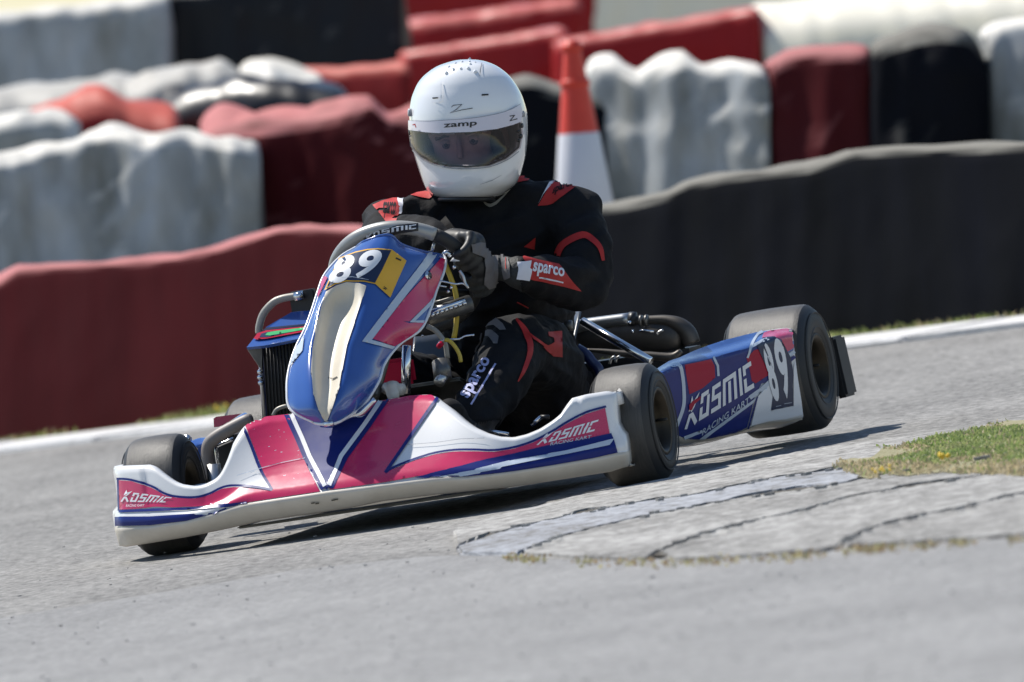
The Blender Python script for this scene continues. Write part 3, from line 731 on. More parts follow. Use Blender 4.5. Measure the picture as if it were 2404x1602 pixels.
rowsv = [-1, -.9, -.75, -.5, -.25, -.08, 0, .05, .1, .18, .27, .36, .46, .56, .66, .76, .86, .93, .97, 1.0]
for v in rowsv:
    row = []
    for s in us:
        # iterate u against the end outlines
        u = 255 * 1.0 + s * 1250 - 180; wv = 0
        for _ in range(3):
            wt, wg, wb = interp(Tu, u), interp(Gu, u), interp(Bu, u)
            wv = wg + (wt - wg) * v if v >= 0 else wg + (wb - wg) * (-v)
            uL, uR = interp(Lw, wv), interp(Rw, wv); u = uL + s * (uR - uL)
        row.append(bump_pt(u, wv, v, (s - .5) * 1.25))
    G.append(row)
# returns at the top (thickness), under the lip and round the ends
top = [Vector(p) + Vector((0, .022, -.004)) for p in G[-1]]; top2 = [Vector(p) + Vector((0, .032, -.03)) for p in G[-1]]
bot = [Vector(p) + Vector((0, .05, .002)) for p in G[0]]
G = [bot] + G + [top, top2]
G = [[Vector(r[0]) + Vector((.012, .09, 0)), Vector(r[0]) + Vector((-.002, .02, 0))] + r + [Vector(r[-1]) + Vector((.002, .02, 0)), Vector(r[-1]) + Vector((-.012, .09, 0))] for r in G]
spo, bv = shell('front_spoiler', G, [M['white'], M['cream']], kart, .004)
nrow = len(G[0]) - 1
for i, p in enumerate(spo.data.polygons):
    if i // nrow < 7: p.material_index = 1
spo['label'] = 'white front spoiler with pink and navy graphics and scuffed lower lip'
S = lambda nm, loops, m, lift=.0012, **k: sticker(nm, loops, bv, M[m], spo, lift, **k)
pinkA = [(575, 998), (591, 990.5), (627, 980), (677, 975), (700, 1048), (728, 1110), (752, 1155), (661, 1168), (577, 1181), (521, 1184), (464, 1190), (408, 1192), (366, 1190), (324, 1195), (283, 1197), (280, 1128), (310, 1130), (358, 1146), (386, 1162), (414, 1169), (459, 1171), (492, 1163), (521, 1149), (549, 1145), (600, 1150), (637, 1155)]
pinkB = [(897, 943), (964, 931), (1018, 929), (1021, 938), (906, 1110), (976, 1083), (1022, 1069), (1068, 1062), (1114, 1061), (1160, 1062), (1206, 1055), (1252, 1040), (1298, 1016), (1328, 997), (1374, 973), (1420, 959), (1431, 1020), (1359, 1036), (1282, 1049), (1206, 1068), (1145, 1081), (1083, 1098), (1022, 1112), (961, 1123), (900, 1134), (775, 1151), (803, 1078)]
S('pink_sticker', [pinkA], 'pink', .0016, step=4); S('pink_sticker', [pinkB], 'pink', .0014)
S('navy_sticker', [[(676, 977), (760, 962), (897, 943), (868, 985), (803, 1074), (768, 1153), (717, 1074)]], 'navy')
S('navy_sticker', [Z1((115, 1190), (400, 1190), (700, 1172), (940, 1166), (1050, 1118), (900, 1163), (700, 1216), (400, 1254), (118, 1262))], 'navy', .0024, step=4)
S('navy_sticker', [[(1434, 1018), (1359, 1034), (1282, 1047), (1206, 1066), (1145, 1079), (1083, 1096), (1022, 1110), (975, 1123), (1000, 1124), (1096, 1119), (1206, 1104), (1298, 1090), (1390, 1075), (1449, 1062), (1441, 1035)]], 'navy', .0026, step=4)
for pl, w_ in [([(276, 1124), (310, 1127), (358, 1142), (386, 1158), (414, 1166), (459, 1168), (492, 1160), (521, 1146), (549, 1141), (600, 1145), (640, 1152)], 5), ([(569, 999), (590, 1048), (612, 1104), (640, 1152)], 6.5), ([(279, 1124), (281, 1200)], 4),
               ([(281, 1201), (340, 1199), (400, 1197), (470, 1194), (540, 1186), (580, 1181)], 6.5), ([(1027, 936), (960, 1032), (905, 1112)], 7.5),
               ([(905, 1112), (929, 1097), (976, 1079), (1022, 1065), (1068, 1058), (1114, 1057), (1160, 1058), (1206, 1051), (1252, 1036), (1298, 1012), (1328, 993), (1374, 969), (1422, 955)], 5)]:
    S('navy_line', [stroke(pl, w_, 4)], 'navy', .0018)
S('navy_line', [stroke([(676, 972), (703, 1030), (722, 1074), (763, 1148)], 20)], 'navy', .0018)
S('navy_line', [stroke([(906, 935), (862, 1000), (808, 1074), (773, 1147)], 20)], 'navy', .0021)
S('white_stripe', [stroke([(683, 972), (710, 1030), (728, 1074), (764, 1143)], 10)], 'whitevinyl', .0026)
S('white_stripe', [stroke([(897, 940), (856, 1000), (802, 1073), (774, 1141)], 10)], 'whitevinyl', .0029)
S('white_stripe', [Z6((430, 788), (700, 735), (1000, 660), (1400, 590), (1730, 505), (1768, 497), (1733, 545), (1400, 617), (1000, 700), (700, 760), (580, 789))], 'lightblue', .0038, step=4)
S('lettering', warp(kosmic(), *Z6((1170, 548), (1612, 440), (1655, 330), (1240, 455))), 'whitevinyl', .003, union=True)
S('lettering', warp(text_loops('RACING KART', .01), *Z6((1278, 548), (1588, 492), (1594, 466), (1284, 522))), 'lightblue', .0042)
S('lettering', warp(kosmic(), *ZB((200, 955), (650, 962), (740, 900), (240, 825))), 'whitevinyl', .003, union=True)
S('lettering', warp(text_loops('RACING KART', .01), *ZB((255, 1006), (440, 1000), (446, 978), (262, 978))), 'whitevinyl', .003)
# scuffs, a seam line and a bolt
S('seam_line', [stroke(Z1((1130, 850), (1330, 790), (1500, 745), (1700, 705)), 1.3)], 'lightblue', .003)
S('seam_line', [stroke(Z6((190, 545), (400, 530), (600, 500), (780, 492)), 1.2)], 'grey_line', .0034)
for a, b in [(1750, 1070), (1785, 1072), (1920, 1046), (1945, 1040)]:
    S('scuff', [stroke(Z1((a, b), (a + 30, b - 4)), 3)], 'crack', .002)
random.seed(3)
for _ in range(26):
    a, b = random.uniform(1230, 1650), random.uniform(460, 880)
    S('paint_chip', [stroke(Z1((a, b), (a + random.uniform(4, 22), b + random.uniform(-8, 3))), random.uniform(.7, 1.5))], 'lightblue', .0016)

# ---- nose fairing -----------------------------------------------------------
rowsF = [
 [(738, 993, -.300), (745, 995, -.305), (754, 996, -.31), (760, 996, -.312), (766, 996.5, -.312), (772, 996, -.312), (782, 995, -.308), (792, 992, -.30), (801, 988, -.29)],
 [(683, 962, -.275), (700, 965, -.300), (735, 962, -.325), (754, 962, -.318), (768, 961, -.312), (783, 960, -.325), (808, 960, -.305), (832, 960, -.275), (852, 952, -.235)],
 [(674, 914, -.245), (698, 914, -.275), (733, 912, -.302), (754, 910, -.272), (778, 908, -.268), (798, 908, -.298), (830, 905, -.275), (862, 903, -.235), (888, 898, -.185)],
 [(679, 866, -.205), (700, 865, -.238), (730.5, 864, -.266), (755, 860, -.225), (783, 858, -.22), (806, 860, -.260), (842, 856, -.232), (876, 854, -.190), (904, 852, -.135)],
 [(695, 816, -.160), (713, 815, -.190), (732, 815, -.218), (762, 812, -.172), (793, 808, -.168), (815, 812, -.215), (852, 810, -.185), (895, 809, -.140), (940, 807, -.070)],
 [(716, 773, -.120), (728, 772, -.146), (742, 771, -.170), (772, 766, -.124), (806, 763, -.122), (829, 771, -.168), (872, 769, -.138), (930, 772, -.085), (988, 773, -.010)],
 [(733, 727, -.078), (743, 725, -.102), (752, 723, -.122), (786, 718, -.082), (822, 716, -.082), (846, 722, -.122), (892, 723, -.092), (952, 725, -.035), (1012, 722, .045)],
 [(745, 690, -.045), (755, 688, -.068), (766, 686, -.086), (797, 670, -.080), (830, 665, -.082), (860, 672, -.084), (908, 677, -.052), (967, 680, .005), (1025, 681, .085)],
 [(762, 646, -.005), (773, 641, -.030), (786, 634, -.048), (815, 625, -.058), (850, 620, -.058), (882, 622, -.048), (926, 628, -.015), (985, 634, .045), (1041, 641, .120)],
 [(799, 604, .040), (811, 599, .015), (826, 593, -.002), (848, 586, -.012), (875, 582, -.012), (905, 583, -.002), (945, 592, .030), (1000, 600, .080), (1046, 611, .150)],
 [(836, 581, .070), (844, 574, .048), (853, 568, .032), (871, 561, .026), (892, 554, .026), (918, 553, .036), (942, 573, .062), (985, 588, .105), (1040, 600, .160)],
]
Gc = [[K(a, b, y=c) for a, b, c in r] for r in rowsF]
Gf = control_surface(Gc, 7, 7)
Gf = [list(map(Vector, r)) for r in Gf]
fai, bf = shell('nose_fairing', Gf, M['blue'], kart, .004)
fai['label'] = 'tall blue nose fairing with pale central channel'
S = lambda nm, loops, m, lift=.0012, **k: sticker(nm, loops, bf, M[m], fai, lift, **k)
chan = Z2((600, 600), (560, 700), (525, 850), (500, 1000), (495, 1150), (510, 1300), (540, 1400), (590, 1482), (612, 1470), (650, 1370), (690, 1250), (710, 1130), (740, 970), (780, 850), (830, 700), (870, 560), (820, 540), (740, 532), (670, 555))
M['channel'] = mat('beige_channel_plastic', (.68, .62, .51), .48, coat=.0, var=.15, vscale=10)
S('channel_insert', [chan], 'channel', .0018, step=4)
rimL = Z2((760, 310), (680, 370), (590, 480), (535, 560), (540, 640), (500, 720), (440, 880), (390, 980), (345, 1120), (328, 1250), (345, 1380), (400, 1470), (470, 1492), (600, 1497), (700, 1475), (780, 1430), (850, 1370), (920, 1280), (960, 1200), (1000, 1080), (1050, 990), (1120, 940), (1220, 870), (1275, 800), (1320, 690), (1360, 560), (1400, 460), (1413, 385))
EDG = [Gf[-1][0]] 
def edge_tube(name, seq, rad, m, par): return tube(name, [tuple(p) for p in seq], rad, M[m], par, 8)
bd = [r[0] for r in Gf[::-1]] + list(Gf[0]) + [r[-1] for r in Gf]
edge_tube('edge_trim', bd, .0035, 'whitevinyl', fai)
edge_tube('edge_trim', Gf[-1], .003, 'blue', fai)
# graphics
S('white_stripe', [Z2((1340, 328), (1300, 326), (838, 938), (1045, 988), (1062, 970), (905, 928), (1352, 345))], 'lightblue', .0016)
S('pink_sticker', [Z2((1378, 366), (1405, 378), (1390, 450), (1350, 560), (1316, 650), (1160, 800), (1120, 800), (1160, 812), (1270, 800), (1215, 866), (1115, 935), (1058, 968), (912, 920), (1130, 640))], 'pink', .0014)
S('white_stripe', [Z2((1316, 640), (1300, 665), (1160, 806), (1275, 812), (1282, 792), (1200, 795), (1310, 690))], 'lightblue', .002)
S('pale_flash', [Z2((395, 980), (452, 905), (440, 1000), (392, 1060), (352, 1110))], 'lightblue', .0014)
S('pink_sticker', [Z2((540, 570), (590, 492), (612, 500), (560, 610), (546, 640))], 'pink', .0014)
# number plate
plate = Z2((590, 592), (640, 480), (690, 372), (800, 330), (880, 312), (950, 306), (1040, 313), (1140, 388), (1082, 515), (1030, 640), (930, 548), (860, 532), (740, 528), (660, 550))
S('number_plate', [plate], 'yellow', .0022)
S('plate_face', [Z2((604, 580), (650, 480), (698, 380), (800, 339), (880, 321), (950, 315), (1036, 320), (982, 432), (926, 540), (860, 525), (740, 520), (660, 542))], 'plate', .0028)
nine = text_loops('9', .035); eight = text_loops('8', .035)
S('number', warp(eight, *Z2((604, 550), (748, 530), (814, 346), (684, 368))), 'whitevinyl', .0034, step=5)
S('number', warp(nine, *Z2((768, 514), (900, 500), (1000, 318), (852, 322))), 'whitevinyl', .0034, step=5)
S('small_print', warp(text_loops('KART SERIES'[:4] + ' ', 0), *Z2((1060, 385), (1105, 400), (1110, 385), (1066, 370))) if False else [stroke(Z2((1066, 372), (1102, 388)), 3.4)], 'blackv', .0030)
S('small_print', [stroke(Z2((985, 565), (1000, 575), (996, 585), (980, 576), (1008, 582)), 1.6)], 'blackv', .0030)
S('small_print', [stroke(Z2((700, 505), (780, 498), (885, 520)), .9)], 'lightblue', .0034)
S('bolt_slot', [stroke(Z2((616, 1185), (650, 1198), (682, 1182)), 5)], 'steel', .002)
# rosette bolt
for (a, b) in [Z2((1284, 487))[0]]:
    p = K(a, b, y=.075); o_, d_ = kray(a, b); h_ = bf.ray_cast(o_, d_)
    if h_[0]:
        nn = h_[1] if h_[1].dot(d_) < 0 else -h_[1]
        tube('bolt', [h_[0], h_[0] + nn * .006], .010, M['chrome'], fai, 16); tube('bolt', [h_[0], h_[0] + nn * .010], .0045, M['steel'], fai, 6)
# lower chrome bracket
tube('lower_bracket', [K(*p, y=-.25) for p in Z2((560, 1495), (650, 1490), (760, 1440), (830, 1425), (880, 1380), (930, 1330))], [.008, .010, .008, .009, .008, .006], M['chrome'], kart, 10, 4)
tube('clip', [K(*p, y=-.315) for p in Z2((585, 1500), (645, 1492))], .007, M['chrome'], kart, 10)

# ---- steering wheel ----------------------------------------------------------
sc_c = K(952, 655, y=.215); tilt = R(41)
sw_u = Vector((1, 0, 0)); sw_v = Vector((0, -math.sin(tilt), math.cos(tilt))); sw_n = Vector((0, math.cos(tilt), math.sin(tilt)))
SWR = .157
def rimp(deg, r=SWR, n=0): a = R(deg); return sc_c + (sw_u * math.cos(a) + sw_v * math.sin(a)) * r + sw_n * n
def ring(name, d0, d1, rad, m, parent, n=48, seg=14):
    pts = [rimp(d0 + (d1 - d0) * i / n) for i in range(n + 1)]; v, f = tube_mesh(pts, rad, seg, True); return from_vf(name, v, f, m, parent)
swo = bpy.data.objects.new('steering_wheel', None); sc.collection.objects.link(swo); swo.parent = kart
r1 = ring('rim', 48, 205, .0155, M['silver'], swo); r2 = ring('rim', 205, 408, .0150, M['rubber'], swo)
for a in (90, 210, 330):
    v, f = tube_mesh([rimp(a, .03, -.02), rimp(a, SWR * .6, -.012), rimp(a, SWR - .01)], .010, 8); from_vf('spoke', v, f, M['black'], swo)
v, f = tube_mesh([sc_c - sw_n * .05, sc_c - sw_n * .005], .038, 24); from_vf('hub', v, f, M['black'], swo)
swo['label'] = 'silver and black steering wheel'
bmr = BVHTree.FromPolygons([Vector(v.co) for v in r1.data.vertices], [tuple(p.vertices) for p in r1.data.polygons])
S = lambda nm, loops, m, lift=.0012, **k: sticker(nm, loops, bmr, M[m], swo, lift, **k)
S('rim_patch', [Z2((852, 232), (960, 178), (1100, 140), (1224, 132), (1226, 180), (1100, 196), (960, 225), (862, 252))], 'blackv', .0010, step=5)
kl = warp(kosmic(), (0, 0), (1, 0), (1, 1), (0, 1))
arcB = Z2((868, 244), (960, 208), (1090, 180), (1210, 168)); arcT = Z2((862, 214), (960, 172), (1090, 146), (1210, 138))
Bc, Tc = crom(arcB, 8), crom(arcT, 8)
def arcmap(x, y):
    t = x * (len(Bc) - 1); i = min(int(t), len(Bc) - 2); q = t - i
    b = Bc[i] * (1 - q) + Bc[i + 1] * q; c = Tc[i] * (1 - q) + Tc[i + 1] * q; return tuple(b * (1 - y) + c * y)
S('lettering', [[arcmap(x, y) for x, y in l] for l in kl], 'whitevinyl', .0016, union=True, step=5)
tube('steering_column', [sc_c - sw_n * .04, K(880, 930, y=-.12)], .011, M['steel'], kart, 12)
# perforated support and its bright top edge
pa, pb = K(*ZC((285, 860))[0], y=.10), K(*ZC((760, 700))[0], y=.16)
tube('support_tube', [pa, pb], .019, M['steel'], kart, 14)
pa2, pb2 = K(*ZC((300, 815))[0], y=.085), K(*ZC((695, 672))[0], y=.135)
tube('chain_guard', [pa2, pb2], .0065, M['chrome'], kart, 10)
bm = bmesh.new()
for k in range(9):
    p = pa2.lerp(pb2, k / 8) + Vector((0, -.004, -.006)); r3 = bmesh.ops.create_icosphere(bm, subdivisions=2, radius=.0052); bmesh.ops.translate(bm, verts=r3['verts'], vec=p)
tag(from_bm('chain_links', bm, M['chrome'], kart))
pts = [K(*p, y=.12) for p in ZC((355, 700), (440, 680), (520, 655), (575, 648))]
tube('bracket_rail', pts, .004, M['steel'], kart, 8)

# ---- frame, floor, axles -----------------------------------------------------
def kt(name, pts, r, m='tube', seg=10, sn=4): return tube(name, pts, r, M[m], kart, seg, sn)
kt('frame_rail', [(-.30, -.28, .075), (-.31, .1, .065), (-.33, .5, .065), (-.34, 1.15, .10)], .015)
kt('frame_rail', [(.30, -.28, .075), (.31, .1, .065), (.33, .5, .065), (.34, 1.15, .10)], .015)
kt('frame_cross_tube', [(-.42, 0, .10), (-.2, -.02, .08), (.2, -.02, .08), (.42, 0, .10)], .015)
kt('frame_cross_tube', [(-.33, .62, .065), (.33, .62, .065)], .014, sn=0)
kt('front_bumper_bar', [(-.30, -.1, .08), (-.28, -.29, .09), (.28, -.29, .09), (.30, -.1, .08)], .010, 'chrome')
kt('front_bumper_bar', [(-.24, -.03, .13), (-.22, -.17, .15), (.22, -.17, .15), (.24, -.03, .13)], .009, 'chrome')
kt('rear_axle', [(-RT / 2 - .02, WB, RR), (RT / 2 + .02, WB, RR + .02)], .025, 'steel', 16, 0)
kt('stub_axle', [(-FT / 2 - .02, 0, RF), (-.42, 0, RF)], .012, 'alu', 12, 0); kt('stub_axle', [(FT / 2 + .02, 0, RF), (.42, 0, RF)], .012, 'alu', 12, 0)
kt('kingpin', [(-.43, 0, .07), (-.425, .01, .18)], .016, 'alu', 12, 0); kt('kingpin', [(.43, 0, .07), (.425, .01, .18)], .016, 'alu', 12, 0)
kt('tie_rod', [(-.43, .09, .12), (-.03, .05, .15)], .006, 'chrome', 8, 0); kt('tie_rod', [(.43, .09, .12), (.03, .05, .15)], .006, 'chrome', 8, 0)
box('floor_tray', Vector((0, .15, .045)), (.60, .86, .006), M['tray'], kart)
# spring-like spacers on the stub axle, image left
bm = bmesh.new()
for k in range(6):
    v_, f_ = tube_mesh([(-.455 + k * .016, -.01, .115), (-.447 + k * .016, -.01, .115)], .024 - .002 * (k % 2), 12)
    vs_ = [bm.verts.new(p) for p in v_]; [bm.faces.new([vs_[i] for i in f]) for f in f_]
from_bm('axle_spacers', bm, M['steel'], kart)
# vertical chrome support right of the fairing, and hub behind the fairing
tube('fairing_support', [K(*p, y=-.02) for p in ZC((70, 1160), (62, 1390))] + [K(953, 925, y=-.03)], .0105, M['chrome'], kart, 14)
tube('white_bush', [K(918, 905, y=-.12), K(925, 938, y=-.14)], [.018, .012], M['cream'], kart, 14, 3)
tube('white_bush', [K(905, 912, y=-.10), K(945, 915, y=-.12)], .013, M['cream'], kart, 12)
box('tray_front', K(1000, 935, y=.18), (.26, .30, .008), M['tray'], kart, Matrix.Rotation(R(-14), 3, 'X'))
tube('brake_master', [K(1035, 850, y=.02), K(1040, 890, y=.0)], .020, M['steel'], kart, 14)
tube('brake_master', [K(1042, 880, y=.0), K(1030, 900, y=-.02)], .012, M['alu'], kart, 12)
tube('pedal', [K(870, 1000, y=-.16), K(862, 925, y=-.13)], .007, M['chrome'], kart, 8)
tube('yellow_cable', [K(*p, y=.05) for p in ZC((480, 1100), (530, 1110), (590, 1170), (640, 1260), (655, 1340))], .0045, M['yhose'], kart, 8, 4)
tube('yellow_cable', [K(*p, y=.18) for p in ZC((480, 270), (510, 340), (545, 425), (600, 600), (610, 800), (600, 960), (580, 1080))], .006, M['yhose'], kart, 8, 4)
tube('brake_hose', [K(*p, y=.08) for p in ZC((290, 950), (380, 1000), (450, 1080), (490, 1160), (510, 1300))], .006, M['hose'], kart, 8, 4)
tube('wire', [K(*p, y=.10) for p in ZC((400, 460), (480, 470), (600, 495), (680, 490), (740, 540))], .0022, M['chrome'], kart, 6, 4)
tube('wire', [K(*p, y=.10) for p in ZC((390, 510), (440, 515), (500, 525))], .002, M['chrome'], kart, 6, 4)
tube('wire', [K(*p, y=.10) for p in ZC((640, 350), (680, 410), (700, 480), (730, 530))], .0035, M['alu'], kart, 6, 4)
tube('wire', [K(*p, y=.06) for p in ZC((400, 1160), (440, 1110), (540, 1095), (640, 1090), (700, 1060), (800, 1045))], .0025, M['chrome'], kart, 6, 4)
for a, b, r_ in [(550, 537, .0035), (519, 580, .0035), (583, 318, .004), (215, 1003, .003), (238, 1057, .0025), (490, 160, .005)]:
    p = K(*ZC((a, b))[0], y=.09); tube('screw', [p, p + Vector((.002, -.006, .001))], r_, M['chrome'], kart, 8)
p = K(*ZC((414, 1172))[0], y=.04); tube('red_fitting', [p, p + Vector((.01, -.008, .006))], .006, M['redv'], kart, 10)
tube('column_clamp', [K(*p, y=.17) for p in ZC((470, 175), (500, 150), (540, 170), (530, 200))], .006, M['chrome'], kart, 8, 3)
tube('white_cap', [K(*p, y=.16) for p in ZC((605, 245), (603, 190))], [.014, .004], M['whitevinyl'], kart, 12)
tube('clamp', [K(*p, y=.14) for p in ZC((370, 50), (340, 140))], .004, M['alu'], kart, 8)
# engine block and fuel tank behind the fairing, driver's right
box('engine', Vector((-.27, .66, .22)), (.18, .26, .24), M['black'], kart, bev=.02)
tube('cylinder_head', [(-.27, .64, .33), (-.27, .60, .42)], .055, M['steel'], kart, 20)
bm = bmesh.new()
for k in range(6): add_box(bm, Vector((-.27, .64 - k * .006, .33 + k * .014)), (.13, .13, .004))
from_bm('cooling_fins', bm, M['steel'], kart, smooth=False)
box('fuel_tank', Vector((0, .08, .16)), (.20, .20, .20), M['black'], kart, bev=.03)
box('red_tank_panel', K(928, 875, y=.14), (.09, .02, .06), M['redv'], kart, bev=.008)

# ---- radiator -----------------------------------------------------------------
ry = .42
rad = bpy.data.objects.new('radiator', None); sc.collection.objects.link(rad); rad.parent = kart
c0, c1, c2, c3 = K(614, 812, y=ry), K(726, 795, y=ry), K(735, 955, y=ry), K(626, 985, y=ry)
v = [c0, c1, c2, c3] + [q + Vector((.01, .06, 0)) for q in (c0, c1, c2, c3)]
from_vf('core', v, [(3, 2, 1, 0), (4, 5, 6, 7), (0, 1, 5, 4), (1, 2, 6, 5), (2, 3, 7, 6), (3, 0, 4, 7)], M['core'], rad, smooth=False)
bm = bmesh.new()
for k in range(14):
    t = (k + .5) / 14; a = c0.lerp(c1, t); b = c3.lerp(c2, t); v_, f_ = tube_mesh([a + Vector((0, -.002, 0)), b + Vector((0, -.002, 0))], .0018, 4)
    vs_ = [bm.verts.new(p) for p in v_]; [bm.faces.new([vs_[i] for i in f]) for f in f_]
from_bm('cooling_tubes', bm, M['black'], rad)
tube('side_rail', [c0 + Vector((-.004, -.003, 0)), c3 + Vector((-.004, -.003, 0))], .005, M['alu'], rad, 8)
def hood(name, pts, ys, m, th=.006):
    P = [K(a, b, y=y) for (a, b), y in zip(pts, ys)]; n = len(P); Q = [p + Vector((0, .006, -th)) for p in P]
    return from_vf(name, P + Q, [tuple(range(n)), tuple(range(2 * n - 1, n - 1, -1))] + [(i, i + n, (i + 1) % n + n, (i + 1) % n) for i in range(n)], m, rad, smooth=False)
hd = hood('top_tank', Z2((55, 975), (115, 900), (170, 862), (480, 828), (520, 830), (520, 895), (440, 912), (180, 962)), [.36, .40, .43, .43, .43, .36, .36, .36], M['blue'])
bh = BVHTree.FromPolygons([Vector(q.co) for q in hd.data.vertices], [tuple(p.vertices) for p in hd.data.polygons])
sticker('red_sticker', [Z2((105, 925), (130, 890), (190, 870), (480, 840), (500, 860), (440, 880), (200, 925), (130, 932))], bh, M['redv'], rad, .003)
sticker('black_sticker', [Z2((145, 918), (160, 893), (200, 882), (470, 850), (470, 862), (200, 918))], bh, M['plate'], rad, .0036)
sticker('green_sticker', [Z2((185, 905), (200, 888), (250, 878), (455, 852), (440, 870), (215, 908))], bh, M['green'], rad, .0042)
hood('upper_tank', Z2((185, 838), (360, 736), (400, 730), (500, 724), (530, 726), (530, 830), (200, 842)), [.43, .47, .47, .47, .47, .43, .43], M['blue'])
hood('dark_lip', Z2((160, 862), (190, 840), (520, 808), (520, 832)), [.425, .43, .43, .425], M['plate'])
hood('side_flap', Z2((56, 980), (158, 968), (160, 1000), (158, 1120), (150, 1120)), [.37, .38, .38, .38, .38], M['steel'])
tube('water_hose', [K(*p, y=.47) for p in Z2((140, 880), (142, 830), (170, 745), (235, 672), (300, 642), (395, 625))], .0085, M['hose'], rad, 12, 6)
tube('hose_clamp', [K(*p, y=.47) for p in Z2((385, 632), (440, 618))], .0105, M['chrome'], rad, 12)
box('bracket', K(*Z2((455, 690))[0], y=.5), (.06, .03, .07), M['black'], rad)
for a, b in [(153, 1178), (158, 1215), (152, 1140)]:
    p = K(*Z2((a, b))[0], y=.40); tube('bolt', [p, p + Vector((0, -.01, 0))], .006, M['chrome'], rad, 8)
tube('side_stay', [K(*p, y=.42) for p in Z2((160, 960), (165, 1100), (175, 1300), (190, 1440))], .005, M['tube'], rad, 8)
tube('lower_hose', [K(*p, y=.36) for p in Z2((235, 1440), (260, 1400), (310, 1378), (345, 1375))], .0045, M['hose'], rad, 8, 4)

# ---- left sidepod --------------------------------------------------------------
def py_(px): return .20 + (px - 1540) / (1882 - 1540) * .66
tpE = Z5((940, 560), (990, 548), (1060, 515), (1130, 490), (1230, 468), (1330, 450), (1450, 420), (1560, 385), (1640, 352), (1740, 318), (1830, 300), (1852, 300))
tpB = Z5((905, 545), (965, 522), (1040, 474), (1110, 450), (1200, 408), (1290, 372), (1400, 335), (1520, 305), (1610, 284), (1700, 270), (1800, 258), (1845, 268))
boE = Z5((1000, 1000), (1070, 990), (1130, 1000), (1200, 992), (1300, 982), (1400, 962), (1480, 942), (1560, 915), (1680, 885), (1780, 872), (1880, 862), (1915, 848))
Cs = []
for i in range(12):
    a, b, c = tpE[i], tpB[i], boE[i]; row = []
    for k in range(9):
        t = k / 8; px = a[0] + (c[0] - a[0]) * t; py = a[1] + (c[1] - a[1]) * t
        y = py_(a[0] * (1 - t) + c[0] * t) - .012 * math.sin(math.pi * min(1, t * 1.05)) + (.02 * max(0, t - .85) / .15)
        row.append(K(px, py, y=y))
    pb_ = K(b[0], b[1], y=py_(b[0]) + .12); pm_ = K((a[0] + b[0]) / 2, (a[1] + b[1]) / 2 - 1.0, y=py_(a[0]) + .055)
    under = row[-1] + Vector((-.05, .03, -.012)); inner = pb_ + Vector((-.03, .02, -.04))
    Cs.append([inner, pb_, pm_] + row + [under])
Gp = control_surface(Cs, 4, 5); Gp = [list(map(Vector, r)) for r in Gp]
# rear end return
Gp.append([p + Vector((-.03, .012, 0)) for p in Gp[-1]]); Gp.append([p + Vector((-.08, .008, 0)) for p in Gp[-1]])
pod, bp_ = shell('sidepod', Gp, [M['white'], M['blue']], kart, .004)
pod['label'] = 'blue and white left sidepod with number 89'
S = lambda nm, loops, m, lift=.0012, **k: sticker(nm, loops, bp_, M[m], pod, lift, **k)
S('blue_top_sticker', [Z5((905, 550), (965, 523), (1040, 476), (1110, 452), (1200, 410), (1290, 375), (1400, 338), (1520, 308), (1610, 287), (1700, 274), (1800, 262), (1848, 268), (1866, 320), (1852, 400), (1700, 470), (1560, 530), (1430, 600), (1300, 760), (1180, 900), (1080, 960), (1000, 980))], 'blue', .0012)
S('navy_sticker', [Z5((985, 552), (1130, 492), (1330, 452), (1560, 388), (1640, 360), (1720, 560), (1700, 600), (1640, 620), (1600, 690), (1545, 905), (1480, 935), (1400, 955), (1300, 975), (1235, 982), (1160, 980), (1075, 955), (1030, 975), (1010, 700))], 'navy', .0016)
S('cream_edge', [Z5((1060, 960), (1160, 985), (1235, 986), (1300, 978), (1400, 958), (1480, 938), (1560, 910), (1600, 890), (1700, 868), (1800, 862), (1905, 838), (1912, 850), (1780, 878), (1680, 892), (1560, 925), (1480, 950), (1300, 990), (1130, 1008), (1060, 1000))], 'cream', .002)
S('red_sticker', [Z5((1135, 500), (1240, 478), (1310, 462), (1330, 500), (1335, 580), (1250, 650), (1165, 690), (1150, 600))], 'redv', .002)
S('red_sticker', [Z5((1540, 450), (1590, 400), (1615, 392), (1650, 440), (1700, 520), (1690, 560), (1600, 618), (1575, 600), (1560, 520))], 'redv', .002)
S('pink_sticker', [Z5((1660, 290), (1700, 276), (1810, 262), (1845, 275), (1862, 330), (1850, 385), (1810, 410), (1770, 330), (1720, 315), (1650, 325))], 'pink', .002)
S('white_stripe', [stroke(Z5((1050, 505), (1100, 502), (1118, 560), (1128, 660), (1125, 770), (1080, 900)), 8, 4)], 'lightblue', .0024)
S('white_stripe', [stroke(Z5((1325, 450), (1350, 500), (1355, 570)), 5.5)], 'lightblue', .0026)
S('white_stripe', [stroke(Z5((1545, 450), (1570, 385), (1645, 345), (1690, 328)), 5)], 'lightblue', .0026)
S('white_stripe', [stroke(Z5((1575, 380), (1620, 300), (1650, 284)), 6)], 'lightblue', .0028)
S('white_stripe', [stroke(Z5((1130, 975), (1250, 930)), 7)], 'lightblue', .0026)
S('white_stripe', [Z5((1228, 982), (1270, 978), (1585, 745), (1610, 705), (1580, 728))], 'lightblue', .0026)
S('white_stripe', [stroke(Z5((1560, 712), (1640, 655), (1700, 600)), 10)], 'lightblue', .0026)
S('white_stripe', [stroke(Z5((1812, 440), (1856, 408)), 8)], 'lightblue', .0026)
S('navy_line', [stroke(Z5((1812, 480), (1858, 440)), 8)], 'navy', .0024)
S('navy_line', [stroke(Z5((1610, 705), (1580, 800), (1550, 912)), 4)], 'navy', .003)
